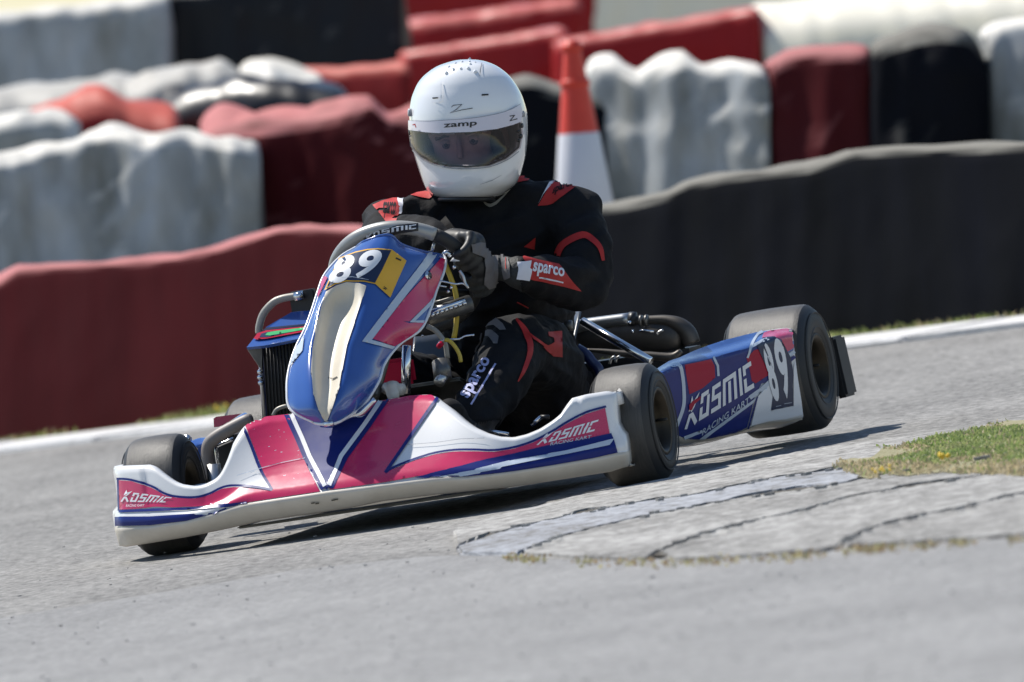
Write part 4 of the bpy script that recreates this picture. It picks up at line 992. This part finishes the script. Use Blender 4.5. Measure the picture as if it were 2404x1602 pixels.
S('white_sticker', [Z5((1618, 700), (1700, 610), (1730, 760), (1700, 800), (1720, 790), (1850, 765), (1850, 520), (1862, 470), (1880, 600), (1900, 720), (1912, 820), (1800, 850), (1680, 865), (1570, 895))], 'whitevinyl', .0022)
S('number_plate', [Z5((1608, 372), (1640, 352), (1680, 322), (1730, 318), (1775, 345), (1830, 450), (1848, 560), (1845, 762), (1775, 778), (1700, 792), (1712, 700), (1690, 560))], 'plate', .003)
S('number', warp(eight, *Z5((1714, 738), (1763, 730), (1690, 352), (1632, 366))), 'whitevinyl', .0036, step=5)
S('number', warp(nine, *Z5((1786, 722), (1834, 714), (1778, 322), (1700, 332))), 'whitevinyl', .0036, step=5)
S('small_print', [stroke(Z5((1730, 768), (1765, 760)), 1.2)], 'lightblue', .0034); S('small_print', [stroke(Z5((1785, 750), (1835, 742)), 1.2)], 'lightblue', .0034)
kk = kosmic()
S('lettering', warp(kk, *Z5((1128, 932), (1590, 655), (1562, 440), (1162, 712))), 'whitevinyl', .0030, union=True, step=6)
S('lettering', warp(text_loops('RACING KART', .012), *Z5((1245, 958), (1556, 745), (1556, 702), (1252, 915))), 'lightblue', .0032)
S('red_sticker', [Z5((1162, 795), (1158, 760), (1180, 735), (1235, 700), (1232, 722), (1196, 752), (1178, 790))], 'redv', .0036)

# ---- right sidepod (seen from the front, beyond the front wheel) ----------------
yb = .30
rp = [[ZB((870, 345))[0] + (.34,), ZB((985, 300))[0] + (.36,), ZB((1100, 280))[0] + (.38,), ZB((1260, 170))[0] + (.42,), ZB((1440, 45))[0] + (.46,), ZB((1500, 60))[0] + (.48,)],
      [ZB((900, 400))[0] + (.32,), ZB((985, 365))[0] + (.33,), ZB((1080, 320))[0] + (.34,), ZB((1240, 215))[0] + (.38,), ZB((1430, 95))[0] + (.42,), ZB((1515, 110))[0] + (.45,)],
      [ZB((930, 470))[0] + (.32,), ZB((990, 440))[0] + (.33,), ZB((1050, 400))[0] + (.335,), ZB((1190, 280))[0] + (.37,), ZB((1380, 160))[0] + (.41,), ZB((1500, 140))[0] + (.44,)],
      [ZB((960, 530))[0] + (.33,), ZB((1000, 535))[0] + (.33,), ZB((1045, 500))[0] + (.335,), ZB((1120, 370))[0] + (.37,), ZB((1330, 215))[0] + (.41,), ZB((1480, 165))[0] + (.45,)]]
Gr = control_surface([[K(a, b, y=c) for a, b, c in r] for r in rp], 5, 5); Gr = [list(map(Vector, r)) for r in Gr]
rpo, _b = shell('sidepod', Gr, M['blue'], kart, .004); rpo['label'] = 'blue right sidepod front edge'
tube('sidepod_inner_edge', [K(*p, y=.33) for p in ZB((1090, 720), (1075, 560), (1072, 440), (1100, 350), (1180, 280), (1300, 210), (1470, 120), (1530, 95))], [.014, .014, .014, .015, .015, .015, .014, .010], M['fsteel'], kart, 12, 4)
tube('sidepod_bar', [K(*p, y=.36) for p in ZB((1210, 640), (1180, 520), (1170, 400), (1200, 370), (1340, 310))], .005, M['chrome'], kart, 8, 4)
sticker('pink_sticker', [ZB((1142, 185), (1138, 100), (1160, 82), (1400, 52), (1330, 110), (1200, 165))], _b, M['pink'], rpo, .002) if False else None
hd2 = from_vf('pink_fin', [K(*p, y=.50) for p in ZB((1142, 190), (1138, 100), (1165, 82), (1420, 50), (1300, 130), (1195, 185))] + [K(*p, y=.62) for p in ZB((1142, 190), (1138, 100), (1165, 82), (1420, 50), (1300, 130), (1195, 185))],
              [(0, 1, 2, 3, 4, 5), (11, 10, 9, 8, 7, 6)] + [(i, i + 6, (i + 1) % 6 + 6, (i + 1) % 6) for i in range(6)], M['pink'], kart, smooth=False)
box('sidepod_inner_box', K(*ZB((1290, 520))[0], y=.45), (.16, .10, .11), M['black'], kart)
for p in ZB((885, 312), (943, 418)):
    q = K(*p, y=.30); tube('chrome_cap', [q, q + Vector((0, -.012, .004))], .008, M['chrome'], kart, 12)

# ---- exhaust, seat strut, rear bumper ------------------------------------------
ye = .95
tube('exhaust_pipe', [K(*p, y=ye) for p in ZD((-60, 370), (80, 330), (350, 292), (640, 255))], .0145, M['alu'], kart, 16, 3)
tube('exhaust_collar', [K(*p, y=ye) for p in ZD((620, 262), (700, 262))], .017, M['black'], kart, 16)
tube('exhaust_elbow', [K(*p, y=ye) for p in ZD((690, 285), (760, 280), (900, 272), (1080, 278), (1220, 330), (1330, 430), (1380, 560))], [.011, .011, .011, .013, .018, .02, .02], M['exh'], kart, 14, 4)
tube('silencer', [K(*p, y=ye + .02) for p in ZD((0, 480), (200, 480), (600, 470), (1000, 480), (1230, 500), (1330, 520))], [.025, .033, .038, .042, .036, .012], M['exh'], kart, 24, 5)
tube('collar_ring', [K(*p, y=ye - .03) for p in ZD((745, 280), (775, 280))], .0135, M['steel'], kart, 14); tube('collar_ring', [K(*p, y=ye - .03) for p in ZD((810, 276), (840, 276))], .0135, M['steel'], kart, 14)
tube('spring', [K(*p, y=ye - .05) for p in ZD((740, 405), (800, 398), (915, 412))], .0028, M['chrome'], kart, 8)
tube('spring_hook', [K(*p, y=ye - .05) for p in ZD((650, 412), (670, 415))], .005, M['chrome'], kart, 8); tube('spring_hook', [K(*p, y=ye - .05) for p in ZD((600, 300), (635, 302))], .004, M['chrome'], kart, 8)
tube('spring_hook', [K(*p, y=ye - .05) for p in ZD((950, 455), (975, 420), (1030, 392))], .003, M['alu'], kart, 8, 3)
tube('seat_strut', [K(*ZD((40, 285))[0], y=.78), K(*ZD((875, 775))[0], y=.70)], .0095, M['chrome'], kart, 14)
tube('lower_stay', [K(*p, y=.82) for p in ZD((70, 635), (300, 655), (560, 685), (850, 705), (1130, 725), (1250, 650))], [.003, .006, .008, .009, .010, .006], M['exh'], kart, 10, 4)
tube('coil', [K(*p, y=.80) for p in ZD((375, 810), (395, 745), (440, 715))], .003, M['alu'], kart, 8, 3); tube('coil', [K(*p, y=.80) for p in ZD((445, 790), (460, 740), (500, 712))], .003, M['alu'], kart, 8, 3)
tube('frame_tube_rear', [K(*p, y=.75) for p in ZD((-30, 620), (80, 690), (170, 800), (230, 860), (260, 940))], .012, M['tube'], kart, 12, 4)
box('rear_box', Vector((.20, .98, .20)), (.50, .14, .10), M['black'], kart, bev=.02)
rb = K(*Z5((2165, 508))[0], y=1.22)
box('rear_bumper', rb + Vector((-.68, 0, -.06)), (1.20, .05, .05), M['black'], kart, bev=.02)
bm = bmesh.new()
add_box(bm, rb, (.028, .09, .140), Matrix.Rotation(R(-4), 3, 'Y'), .006); from_bm('rear_bumper_end', bm, M['black'], kart, smooth=False)
box('rear_bumper_cap', rb + Vector((-.022, 0, .003)), (.014, .075, .12), M['tube'], kart, Matrix.Rotation(R(-4), 3, 'Y'))

# ---- seat -----------------------------------------------------------------------
M['seat'] = mat('grey_seat_shell', (.05, .055, .06), .35, coat=.4)
srow = []
for k in range(9):
    t = k / 8; z = .07 + .30 * t; hw = .175 + .02 * t; yb_ = .90 + .12 * t - .05; r = []
    for j in range(13):
        a = math.pi * (j / 12); fw = .30 - .24 * t
        r.append(Vector((-math.cos(a) * hw, yb_ - (abs(math.cos(a)) ** 3) * fw + .03 * math.sin(a), z)))
    srow.append(r)
Gs = control_surface(srow, 2, 2); Gs = [list(map(Vector, r)) for r in Gs]
seat, _s = shell('seat', Gs, M['seat'], kart, .006)
tube('seat_edge', [K(*p, y=.62) for p in Z4((1295, 505), (1318, 620), (1312, 800), (1330, 930), (1360, 1030))], [.010, .008, .006, .006, .006], M['seat'], kart, 8, 4)
tube('seat_edge', [K(*p, y=.64) for p in Z4((1320, 515), (1345, 640), (1375, 745))], .007, M['steel'], kart, 8, 3)
tube('seat_bolt', [K(*p, y=.60) for p in Z4((1340, 520), (1390, 515))], .012, M['steel'], kart, 8)
for a, b, c, d in [(560, 1190, 600, 1160), (1090, 1250, 1160, 1190), (1160, 1190, 1220, 1190), (700, 1275, 920, 1320)]:
    tube('lower_rail', [K(*Z4((a, b))[0], y=-.02), K(*Z4((c, d))[0], y=-.02)], .005, M['chrome'] if a != 1160 else M['black'], kart, 8)

# ================================================================== THE DRIVER
drv = empty('person', KM @ Matrix.Translation((.03, .80, .06)))
tag(drv, 'driver in black race suit with red panels and white full-face helmet, steering the kart', 'person')
DO = Vector((.03, .80, .06))
def own(o):          # geometry is in kart coordinates; put it under the driver
    o.parent = drv; o.matrix_parent_inverse = Matrix.Identity(4); o.location = -DO; return o
def kproj(p):
    w_ = KM @ Vector(p); d = w_ - CAMPOS; z = d.dot(F_); return (PW / 2 + FPX * d.dot(R_) / z, PH / 2 - FPX * d.dot(U_) / z)
bm = bmesh.new()
def ball(c, r, s=(1, 1, 1), rot=None):
    q = bmesh.ops.create_icosphere(bm, subdivisions=3, radius=r)
    m = Matrix.Translation(c) @ (rot.to_4x4() if rot else Matrix.Identity(4)) @ Matrix.Diagonal((*s, 1)); bmesh.ops.transform(bm, matrix=m, verts=q['verts'])
def limb(pts, rs, n=6, seg=18):
    Q = crom([list(p) + [r] for p, r in zip(pts, rs)], n)
    v_, f_ = tube_mesh([q[:3] for q in Q], [q[3] for q in Q], seg); vs_ = [bm.verts.new(p) for p in v_]; [bm.faces.new([vs_[i] for i in f]) for f in f_]
    ball(Vector(Q[0][:3]), Q[0][3]); ball(Vector(Q[-1][:3]), Q[-1][3])
# joints (kart frame)
LS, RS = K(1342, 506, y=.585), K(914, 536, y=.53)
LE, RE = K(1374, 672, y=.47), K(905, 560, y=.36)
CH = Vector((.110, .60, .545)); NK = K(1115, 455, y=.575); PV = Vector((.045, .80, .19))
# torso
limb([PV, PV + (CH - PV) * .35 + Vector((0, .02, 0)), CH + Vector((0, .02, -.06)), CH + Vector((0, .015, .03))], [.150, .145, .150, .130])
ball(CH + Vector((.0, .0, .01)), .17, (1.08, .72, .72)); ball(PV + Vector((0, 0, 0)), .16, (1.15, 1, .8))
limb([LS + Vector((-.02, 0, -.005)), CH + Vector((.08, 0, .075)), NK + Vector((.01, .01, -.035))], [.062, .072, .060]); limb([RS + Vector((.02, .01, 0)), CH + Vector((-.09, 0, .085)), NK + Vector((-.01, .01, -.035))], [.060, .070, .060])
limb([NK + Vector((0, .01, -.06)), NK + Vector((0, -.01, .03))], [.066, .058])
# arms
HL, HR = rimp(-9), rimp(15)
def hand(P, deg, wrist, side, roll=0, fl=1):
    a = R(deg); rad_ = (sw_u * math.cos(a) + sw_v * math.sin(a)); tan_ = (-sw_u * math.sin(a) + sw_v * math.cos(a)); nn = sw_n
    pal = P + rad_ * .020 + nn * .030
    def arc(al, rho, t): al = R(al); return P + tan_ * t + nn * (math.cos(al) * rho) + rad_ * (math.sin(al) * rho)
    # palm between the wrist and the knuckles
    limb([wrist, wrist.lerp(pal, .55) + nn * .004, pal], [.029, .028, .026]); 
    for k in range(4):
        t = (-.030 + .021 * k) * fl; L = (.94, 1.04, 1.0, .86)[k]
        limb([arc(12, .036, t * .9), arc(62 * L, .034, t), arc(108 * L, .030, t), arc(152 * L, .028, t), arc(192 * L, .026, t)], [.0125, .0118, .0110, .0104, .0098], 4, 10)
        ball(arc(58 * L, .036, t), .0140)
    limb([pal + tan_ * .020 * fl - rad_ * .006, arc(-42, .034, .040 * fl), arc(-95, .031, .047 * fl), arc(-140, .028, .050 * fl)], [.0165, .0145, .0130, .0115], 4, 10)
WL = K(1218, 640, y=.255); WR = K(1030, 566, y=.235)
limb([LS, LS.lerp(LE, .5) + Vector((.012, 0, 0)), LE], [.066, .060, .054]); limb([LE, LE.lerp(WL, .45), WL], [.054, .051, .037])
limb([RS, RS.lerp(RE, .5), RE], [.062, .058, .052]); limb([RE, RE.lerp(WR, .5) + Vector((0, 0, .008)), WR], [.052, .046, .036])
hand(HL, -9, WL, 1); hand(HR, 15, WR, -1, fl=-1)
# legs
HPL, HPR = Vector((.13, .74, .17)), Vector((-.07, .74, .17))
KL_, KR_ = K(1212, 812, y=.29), Vector((-.17, .30, .33))
AL, AR = K(1108, 985, y=-.02), Vector((-.16, -.02, .14))
limb([HPL, HPL.lerp(KL_, .5) + Vector((.025, 0, .02)), KL_], [.100, .095, .072]); limb([KL_, KL_.lerp(AL, .35) + Vector((.004, -.004, -.006)), AL], [.070, .066, .048])
limb([HPR, HPR.lerp(KR_, .5) + Vector((-.02, 0, .02)), KR_], [.100, .093, .070]); limb([KR_, KR_.lerp(AR, .35), AR], [.068, .064, .044])
for A in (AL, AR): limb([A + Vector((0, .02, -.03)), A + Vector((0, -.05, -.045)), A + Vector((0, -.13, .0)), A + Vector((0, -.16, .03))], [.040, .036, .034, .026])
# head inside the helmet
HC = K(1092, 318, y=.535)
ball(HC, .105, (.78, .92, 1.08)); ball(HC + Vector((0, -.03, -.055)), .07, (.85, .95, 1.0))
fd = Vector((.13, -1, -.03)).normalized(); fx = Vector((0, 0, 1)).cross(fd).normalized() * -1
FC = HC + Vector((0, 0, -.035))
limb([FC + fd * .098 + Vector((0, 0, .035)), FC + fd * .109 + Vector((0, 0, -.005))], [.006, .0085], 3, 10)     # nose
for sx in (-1, 1):
    ball(FC + fd * .088 + fx * .034 * sx + Vector((0, 0, .045)), .014, (1.5, .7, .6))
    ball(HC + fx * .085 * sx + Vector((0, .01, -.02)), .024, (.35, .8, 1.2))
limb([FC + fd * .094 + fx * -.02 + Vector((0, 0, -.042)), FC + fd * .099 + Vector((0, 0, -.042)), FC + fd * .094 + fx * .02 + Vector((0, 0, -.042))], [.006, .008, .006], 3, 10)
bmesh.ops.recalc_face_normals(bm, faces=bm.faces)
me = bpy.data.meshes.new('body'); bm.to_mesh(me); bm.free()
tmp = bpy.data.objects.new('tmp', me); sc.collection.objects.link(tmp)
rm = tmp.modifiers.new('r', 'REMESH'); rm.mode = 'VOXEL'; rm.voxel_size = .0042; sm = tmp.modifiers.new('s', 'SMOOTH'); sm.factor = .5; sm.iterations = 5
dg = bpy.context.evaluated_depsgraph_get(); dg.update(); ev = tmp.evaluated_get(dg); bme = bpy.data.meshes.new_from_object(ev); bpy.data.objects.remove(tmp)
# zones: suit, gloves, skin, shoes
co = np.empty(len(bme.vertices) * 3, 'f'); bme.vertices.foreach_get('co', co); co = co.reshape(-1, 3)
no = np.empty(len(bme.vertices) * 3, 'f'); bme.vertex_normals.foreach_get('vector', no); no = no.reshape(-1, 3)
def dist_seg(a, b):
    a = np.array(a); b = np.array(b); d = b - a; t = np.clip(((co - a) @ d) / (d @ d), 0, 1); return np.linalg.norm(co - a - t[:, None] * d, axis=1)
vz = np.zeros(len(co), int)
for H_, W_ in ((HL, WL), (HR, WR)): vz[(dist_seg(W_.lerp(H_, .12), H_) < .07) & (np.linalg.norm(co - np.array(H_), axis=1) < (.105 if H_ is HL else .08))] = (1 if H_ is HL else 3)
vz[(np.linalg.norm(co - np.array(HC), axis=1) < .135) & (co[:, 2] > HC.z - .115)] = 2
for A in (AL, AR): vz[(co[:, 2] < A.z - .01) & (co[:, 1] < A.y + .06)] = 3
# cloth folds pushed along the normal on the suit
for i in np.nonzero(vz == 0)[0]:
    p = co[i]; P = Vector((float(p[0]), float(p[1]), float(p[2])))
    f_ = noise.noise(Vector((P.x * 13 + P.z * 9, P.y * 10, P.z * 24 - P.x * 8))) * .0105 + noise.noise(P * 42) * .0022 + max(0, .35 - abs(noise.noise(Vector((P.x * 9 - P.z * 14, P.y * 8 + 3, P.z * 10 + P.x * 8))))) * .016
    co[i] = p + no[i] * f_
bme.vertices.foreach_set('co', co.ravel())
for m_ in ('suit', 'glove', 'skin', 'shoe'): bme.materials.append(M[m_])
mi = []
for p in bme.polygons: mi.append(int(vz[p.vertices[0]])); 
bme.polygons.foreach_set('material_index', mi); bme.polygons.foreach_set('use_smooth', [True] * len(mi)); bme.update()
bme.name = 'body'; body = bpy.data.objects.new('body', bme); sc.collection.objects.link(body); own(body)
bb = BVHTree.FromPolygons([Vector(c) for c in co.tolist()], [tuple(p.vertices) for p in bme.polygons])
def B(nm, loops, m, lift=.0016, **k):
    o = sticker(nm, loops, bb, M[m], None, lift, step=k.pop('step', 6), **k)
    if o: own(o)
    return o
# face details
for sx in (-1, 1):
    e_ = FC + fd * .086 + fx * .031 * sx + Vector((0, 0, .024))
    b2 = bmesh.new(); bmesh.ops.create_uvsphere(b2, u_segments=16, v_segments=10, radius=.0105); bmesh.ops.translate(b2, verts=b2.verts, vec=e_); own(from_bm('eye', b2, M['eye']))
    b2 = bmesh.new(); bmesh.ops.create_uvsphere(b2, u_segments=12, v_segments=8, radius=.0048); bmesh.ops.translate(b2, verts=b2.verts, vec=e_ + fd * .0082); own(from_bm('iris', b2, M['iris']))
    v_, f_ = tube_mesh([e_ + fx * .022 * k_ * sx + Vector((0, 0, .020 - .004 * abs(k_))) + fd * (.008 - .006 * abs(k_)) for k_ in (-1, -.5, 0, .5, 1)], .0042, 8); own(from_vf('eyebrow', v_, f_, M['hair']))
    b2 = bmesh.new(); bmesh.ops.create_uvsphere(b2, u_segments=16, v_segments=10, radius=.0118); bmesh.ops.transform(b2, matrix=Matrix.Translation(e_ + Vector((0, 0, .0048))) @ Matrix.Diagonal((1.15, 1, .72, 1)), verts=b2.verts); own(from_bm('eyelid', b2, M['skin']))
for sx in (-1, 1):      # cheek padding inside the helmet
    b2 = bmesh.new(); bmesh.ops.create_uvsphere(b2, u_segments=20, v_segments=14, radius=.030); bmesh.ops.transform(b2, matrix=Matrix.Translation(HC + fx * .076 * sx + fd * .040 + Vector((0, 0, -.030))) @ Matrix.Diagonal((.5, 1.0, 1.3, 1)), verts=b2.verts); own(from_bm('cheek_pad', b2, M['gasket']))
# suit graphics
B('red_panel', [Z3((1165, 1000), (1105, 1004), (1140, 945), (1175, 885), (1205, 848), (1240, 838), (1300, 848), (1352, 868), (1320, 900), (1250, 950), (1200, 990))], 'suitred')
B('white_piping', [Z3((1075, 812), (1100, 800), (1235, 826), (1195, 868), (1140, 930), (1108, 990), (1140, 925), (1175, 860), (1190, 838))], 'suitwhite')
B('lettering', warp(text_loops('sparco', .03), *Z3((1190, 950), (1330, 888), (1318, 852), (1200, 898))), 'suit', .0024)
B('red_panel', [Z3((990, 815), (1010, 800), (1080, 818), (1045, 850), (980, 862))], 'suitred')
B('red_panel', [Z3((92, 1002), (150, 975), (245, 950), (262, 1010), (238, 1108), (180, 1112), (140, 1060))], 'suitred')
B('white_piping', [Z3((243, 958), (286, 940), (268, 1010), (262, 1100), (236, 1106), (250, 1040))], 'suitwhite', .002)
B('lettering', warp(text_loops('sparco', .03), *Z3((150, 1080), (215, 1100), (235, 985), (160, 985))), 'suit', .0024)
B('red_panel', [Z3((325, 940), (360, 925), (420, 915), (475, 935), (440, 962), (360, 948))], 'suitred')
B('red_chevron', [stroke(Z3((1222, 1340), (1235, 1285), (1275, 1230), (1378, 1182), (1440, 1212), (1485, 1265), (1502, 1340)), [15, 16, 16, 16, 14, 11, 7], 4)], 'suitred')
B('red_panel', [Z3((1018, 1252), (1088, 1195), (1082, 1268))], 'suitred')
B('red_panel', [Z3((1003, 1310), (1100, 1335), (1232, 1362), (1290, 1440), (1368, 1528), (1230, 1490), (1100, 1462), (1040, 1450), (1055, 1400))], 'suitred')
B('white_tag', [Z3((985, 1348), (1062, 1342), (1052, 1385), (1066, 1395), (1050, 1462), (975, 1450), (985, 1400))], 'suitwhite', .0022)
B('lettering', warp(text_loops('sparco', .03), *Z3((1062, 1425), (1255, 1455), (1262, 1392), (1075, 1350))), 'suitwhite', .0028)
B('underline', [stroke(Z3((1105, 1440), (1255, 1470)), 3.2)], 'suitwhite', .0028)
B('lettering', warp(text_loops('sparco', .03), *Z4((655, 1078), (812, 792), (742, 748), (566, 1030))), 'suitlilac', .0026)
B('underline', [stroke(Z4((645, 1102), (826, 806)), 4)], 'suitlilac', .0026)
B('grey_panel', [Z4((748, 540), (780, 500), (832, 465), (880, 505), (903, 552), (858, 556), (815, 515), (775, 520))], 'suitgrey')
B('grey_panel', [Z4((728, 562), (745, 548), (800, 552), (850, 600), (842, 655), (815, 655), (775, 600), (738, 598))], 'suitgrey')
B('grey_piping', [stroke(Z4((672, 732), (690, 680), (718, 625), (728, 565)), [2, 3.5, 3.5, 3])], 'suitgrey', .003)
B('red_arc', [stroke(Z4((980, 470), (1020, 520), (1055, 585), (1078, 660), (1068, 750), (1035, 840), (985, 930)), [5, 11, 15, 13, 12, 9, 3], 4)], 'suitred')
B('red_arc', [stroke(Z4((1062, 572), (1110, 615), (1175, 655), (1215, 680)), [3, 6, 6, 8])], 'suitred', .0022)
B('red_panel', [Z4((1208, 566), (1310, 560), (1312, 650), (1312, 748), (1245, 742), (1200, 705), (1172, 672), (1210, 660), (1255, 640), (1250, 610), (1212, 596))], 'suitred')
B('red_piping', [stroke(Z4((985, 345), (1030, 368), (1065, 385)), 2.5)], 'suitred')
B('chin_strap', [stroke(Z3((775, 985), (800, 1002), (830, 1000), (880, 960), (960, 880)), [3, 6, 6, 4, 2], 3)], 'hose', .003)
# glove details
B('glove_panel', [Z3((690, 1240), (760, 1228), (835, 1250), (862, 1300), (866, 1420), (860, 1500), (800, 1510), (770, 1480), (778, 1380), (770, 1320), (700, 1290))], 'suitgrey', .003)
B('glove_cuff', [Z3((868, 1270), (905, 1290), (935, 1360), (940, 1440), (905, 1455), (888, 1400), (880, 1330))], 'suitgrey', .003)
B('red_logo', [stroke(Z3((905, 1310), (912, 1350), (918, 1390)), 2.2)], 'suitred', .0045)

# ---- helmet ---------------------------------------------------------------------
hd_ = bpy.data.objects.new('helmet', None); sc.collection.objects.link(hd_); hd_.parent = drv; hd_.location = -DO
prof = [(106, 668, 688, .015, .02), (109, 610, 745, .055, .05), (122, 555, 800, .080, .075), (150, 480, 862, .104, .10), (200, 410, 925, .122, .12), (250, 368, 965, .132, .13), (300, 344, 995, .137, .135), (350, 327, 1016, .140, .138), (430, 316, 1038, .142, .140), (500, 318, 1042, .142, .14),
        (570, 325, 1042, .142, .138), (640, 335, 1036, .145, .136), (700, 348, 1028, .150, .132), (770, 370, 1010, .153, .128), (820, 386, 995, .152, .124), (870, 405, 970, .148, .120), (910, 428, 922, .140, .112), (942, 470, 872, .128, .10), (960, 530, 800, .112, .09), (969, 610, 730, .095, .07)]
prof = np.array(prof); prof = crom(prof, 5)
yh = HC.y; vd = (KI.to_3x3() @ F_).normalized(); NA = 112; Gh = []
for yz, xl, xr, ff, bk in prof:
    (a, b), = Z3((xl, yz)); (c, d), = Z3((xr, yz)); L_, R__ = K(a, b, y=yh), K(c, d, y=yh); C_ = (L_ + R__) / 2; W_ = (R__ - L_) / 2; row = []
    for k in range(NA + 1):
        t = math.tau * k / NA; ct, st_ = math.cos(t), math.sin(t); e_ = .92
        cx = math.copysign(abs(ct) ** e_, ct); sy = math.copysign(abs(st_) ** e_, st_)
        # faces a little towards the photo's left
        row.append(C_ + W_ * cx + (-vd) * (sy * (ff if sy > 0 else bk)))
    Gh.append(row)
hv, hf = grid_mesh(Gh)
visor_open = Z3((338, 545), (420, 555), (500, 560), (700, 552), (850, 535), (940, 510), (985, 492), (990, 560), (975, 640), (900, 702), (800, 745), (680, 757), (560, 750), (470, 728), (400, 690), (350, 640))
bh_ = BVHTree.FromPolygons(hv, hf)
keepf = []
for f in hf:
    c = sum((hv[i] for i in f), Vector()) / 4; pr = kproj(c)
    front = (c - HC).dot(vd) < 0
    if front and inside(pr, [visor_open]): continue
    keepf.append(f)
top_cap = tuple(range(NA)); hs_ = from_vf('shell', hv, keepf + [top_cap], M['helm'], hd_)
smf = hs_.modifiers.new('t', 'SOLIDIFY'); smf.thickness = .006; smf.offset = -1
cen = sum(hv, Vector()) / len(hv)
if sum((p.center - cen).dot(p.normal) for p in hs_.data.polygons) < 0: hs_.data.flip_normals()
def Hh(nm, loops, m, lift=.0014, **k): return sticker(nm, loops, bh_, M[m] if isinstance(m, str) else m, hd_, lift, step=k.pop('step', 5), **k)
vo = Z3((322, 535), (420, 548), (500, 554), (700, 548), (850, 530), (940, 506), (990, 485), (1000, 560), (985, 645), (905, 712), (805, 754), (680, 766), (560, 760), (465, 738), (392, 700), (340, 645))
Hh('gasket', [vo, visor_open[::-1]], 'gasket', .0018)
Hh('visor', [Z3((326, 530), (420, 545), (500, 551), (700, 545), (850, 527), (940, 503), (992, 480), (1003, 560), (986, 648), (905, 715), (805, 758), (680, 770), (560, 764), (462, 741), (389, 702), (336, 648))], M['visor'], .0045)
Hh('visor_rim', [stroke(Z3((352, 660), (400, 708), (465, 744), (560, 768), (680, 774), (805, 762), (905, 720), (975, 668)), 2.2, 4)], 'grey_line', .005)
Hh('visor_band', [Z3((325, 478), (420, 482), (500, 480), (700, 466), (850, 440), (930, 415), (985, 385), (998, 430), (988, 486), (940, 506), (850, 530), (700, 549), (500, 555), (420, 549), (326, 534))], 'helmband', .0052)
Hh('band_line', [stroke(Z3((325, 478), (420, 481), (500, 478), (700, 464), (850, 438), (930, 412), (985, 380)), 1.2, 4)], 'grey_line', .0054)
Hh('lettering', warp(text_loops('zamp', .02), *Z3((536, 532), (732, 518), (734, 484), (538, 498))), 'blackv', .0062)
Hh('emblem', [stroke(Z3((588, 386), (640, 380), (606, 412), (570, 432), (640, 414), (706, 403)), 1.6)], 'blackv', .002)
Hh('emblem', [stroke(Z3((578, 398), (588, 386)), 1.4)], 'blackv', .0022)
Hh('emblem', [stroke(Z3((922, 452), (948, 448), (925, 480), (965, 468)), 2.0)], 'blackv', .0062)
Hh('vent_slot', [Z3((463, 338), (496, 336), (496, 344), (463, 347))], 'gasket', .0018); Hh('vent_slot', [Z3((760, 318), (801, 316), (801, 325), (760, 328))], 'gasket', .0018)
Hh('vent_frame', [stroke(Z3((517, 240), (518, 300), (516, 360), (500, 368), (462, 366)), 2.6)], 'whitevinyl', .0028)
Hh('shell_crease', [stroke(Z3((760, 130), (752, 170), (746, 210)), [2, 2.6, 1.2])], 'grey_line', .0016)
Hh('shell_crease', [stroke(Z3((750, 868), (820, 845), (878, 812)), [.6, 1.2, .6])], 'grey_line', .0016)
0 and Hh('chin_vent_line', [stroke(Z3((470, 870), (520, 925), (560, 880)), 1.0)], 'helmband', .0016); 0 and Hh('chin_vent_line', [stroke(Z3((770, 880), (790, 912), (850, 870)), 1.0)], 'helmband', .0016)
Hh('red_print', [stroke(Z3((352, 505), (366, 500), (372, 520)), 2)], 'suitred', .0056)
for a, b, r_ in [(600, 128, 4), (640, 120, 4), (685, 118, 4), (720, 122, 3), (586, 165, 5), (632, 160, 4), (677, 158, 5), (545, 187, 6), (720, 180, 6), (560, 150, 4), (690, 133, 4)]:
    (x_, y_), = Z3((a, b)); o_, d_ = kray(x_, y_); h_ = bh_.ray_cast(o_, d_)
    if h_[0] is not None:
        b2 = bmesh.new(); bmesh.ops.create_icosphere(b2, subdivisions=2, radius=.0008 * r_); bmesh.ops.translate(b2, verts=b2.verts, vec=h_[0]); from_bm('vent_bump', b2, M['helm'], hd_)
for a, b, r_, m_ in [(995, 510, .0055, 'blackv'), (990, 575, .0055, 'blackv'), (978, 600, .004, 'black'), (975, 545, .0035, 'black'), (330, 552, .006, 'blackv'), (326, 430, .009, 'grey_line'), (1003, 440, .007, 'grey_line')]:
    (x_, y_), = Z3((a, b)); o_, d_ = kray(x_, y_); h_ = bh_.ray_cast(o_, d_)
    if h_[0] is not None:
        nn = h_[1] if h_[1].dot(d_) < 0 else -h_[1]; tube('visor_pivot', [h_[0], h_[0] + nn * .006], r_, M[m_], hd_, 12)
# dark padding edge under the shell
tube('neck_roll', [Vector(p) + Vector((0, 0, -.004)) for p in Gh[-8]], .006, M['gasket'], hd_, 8)
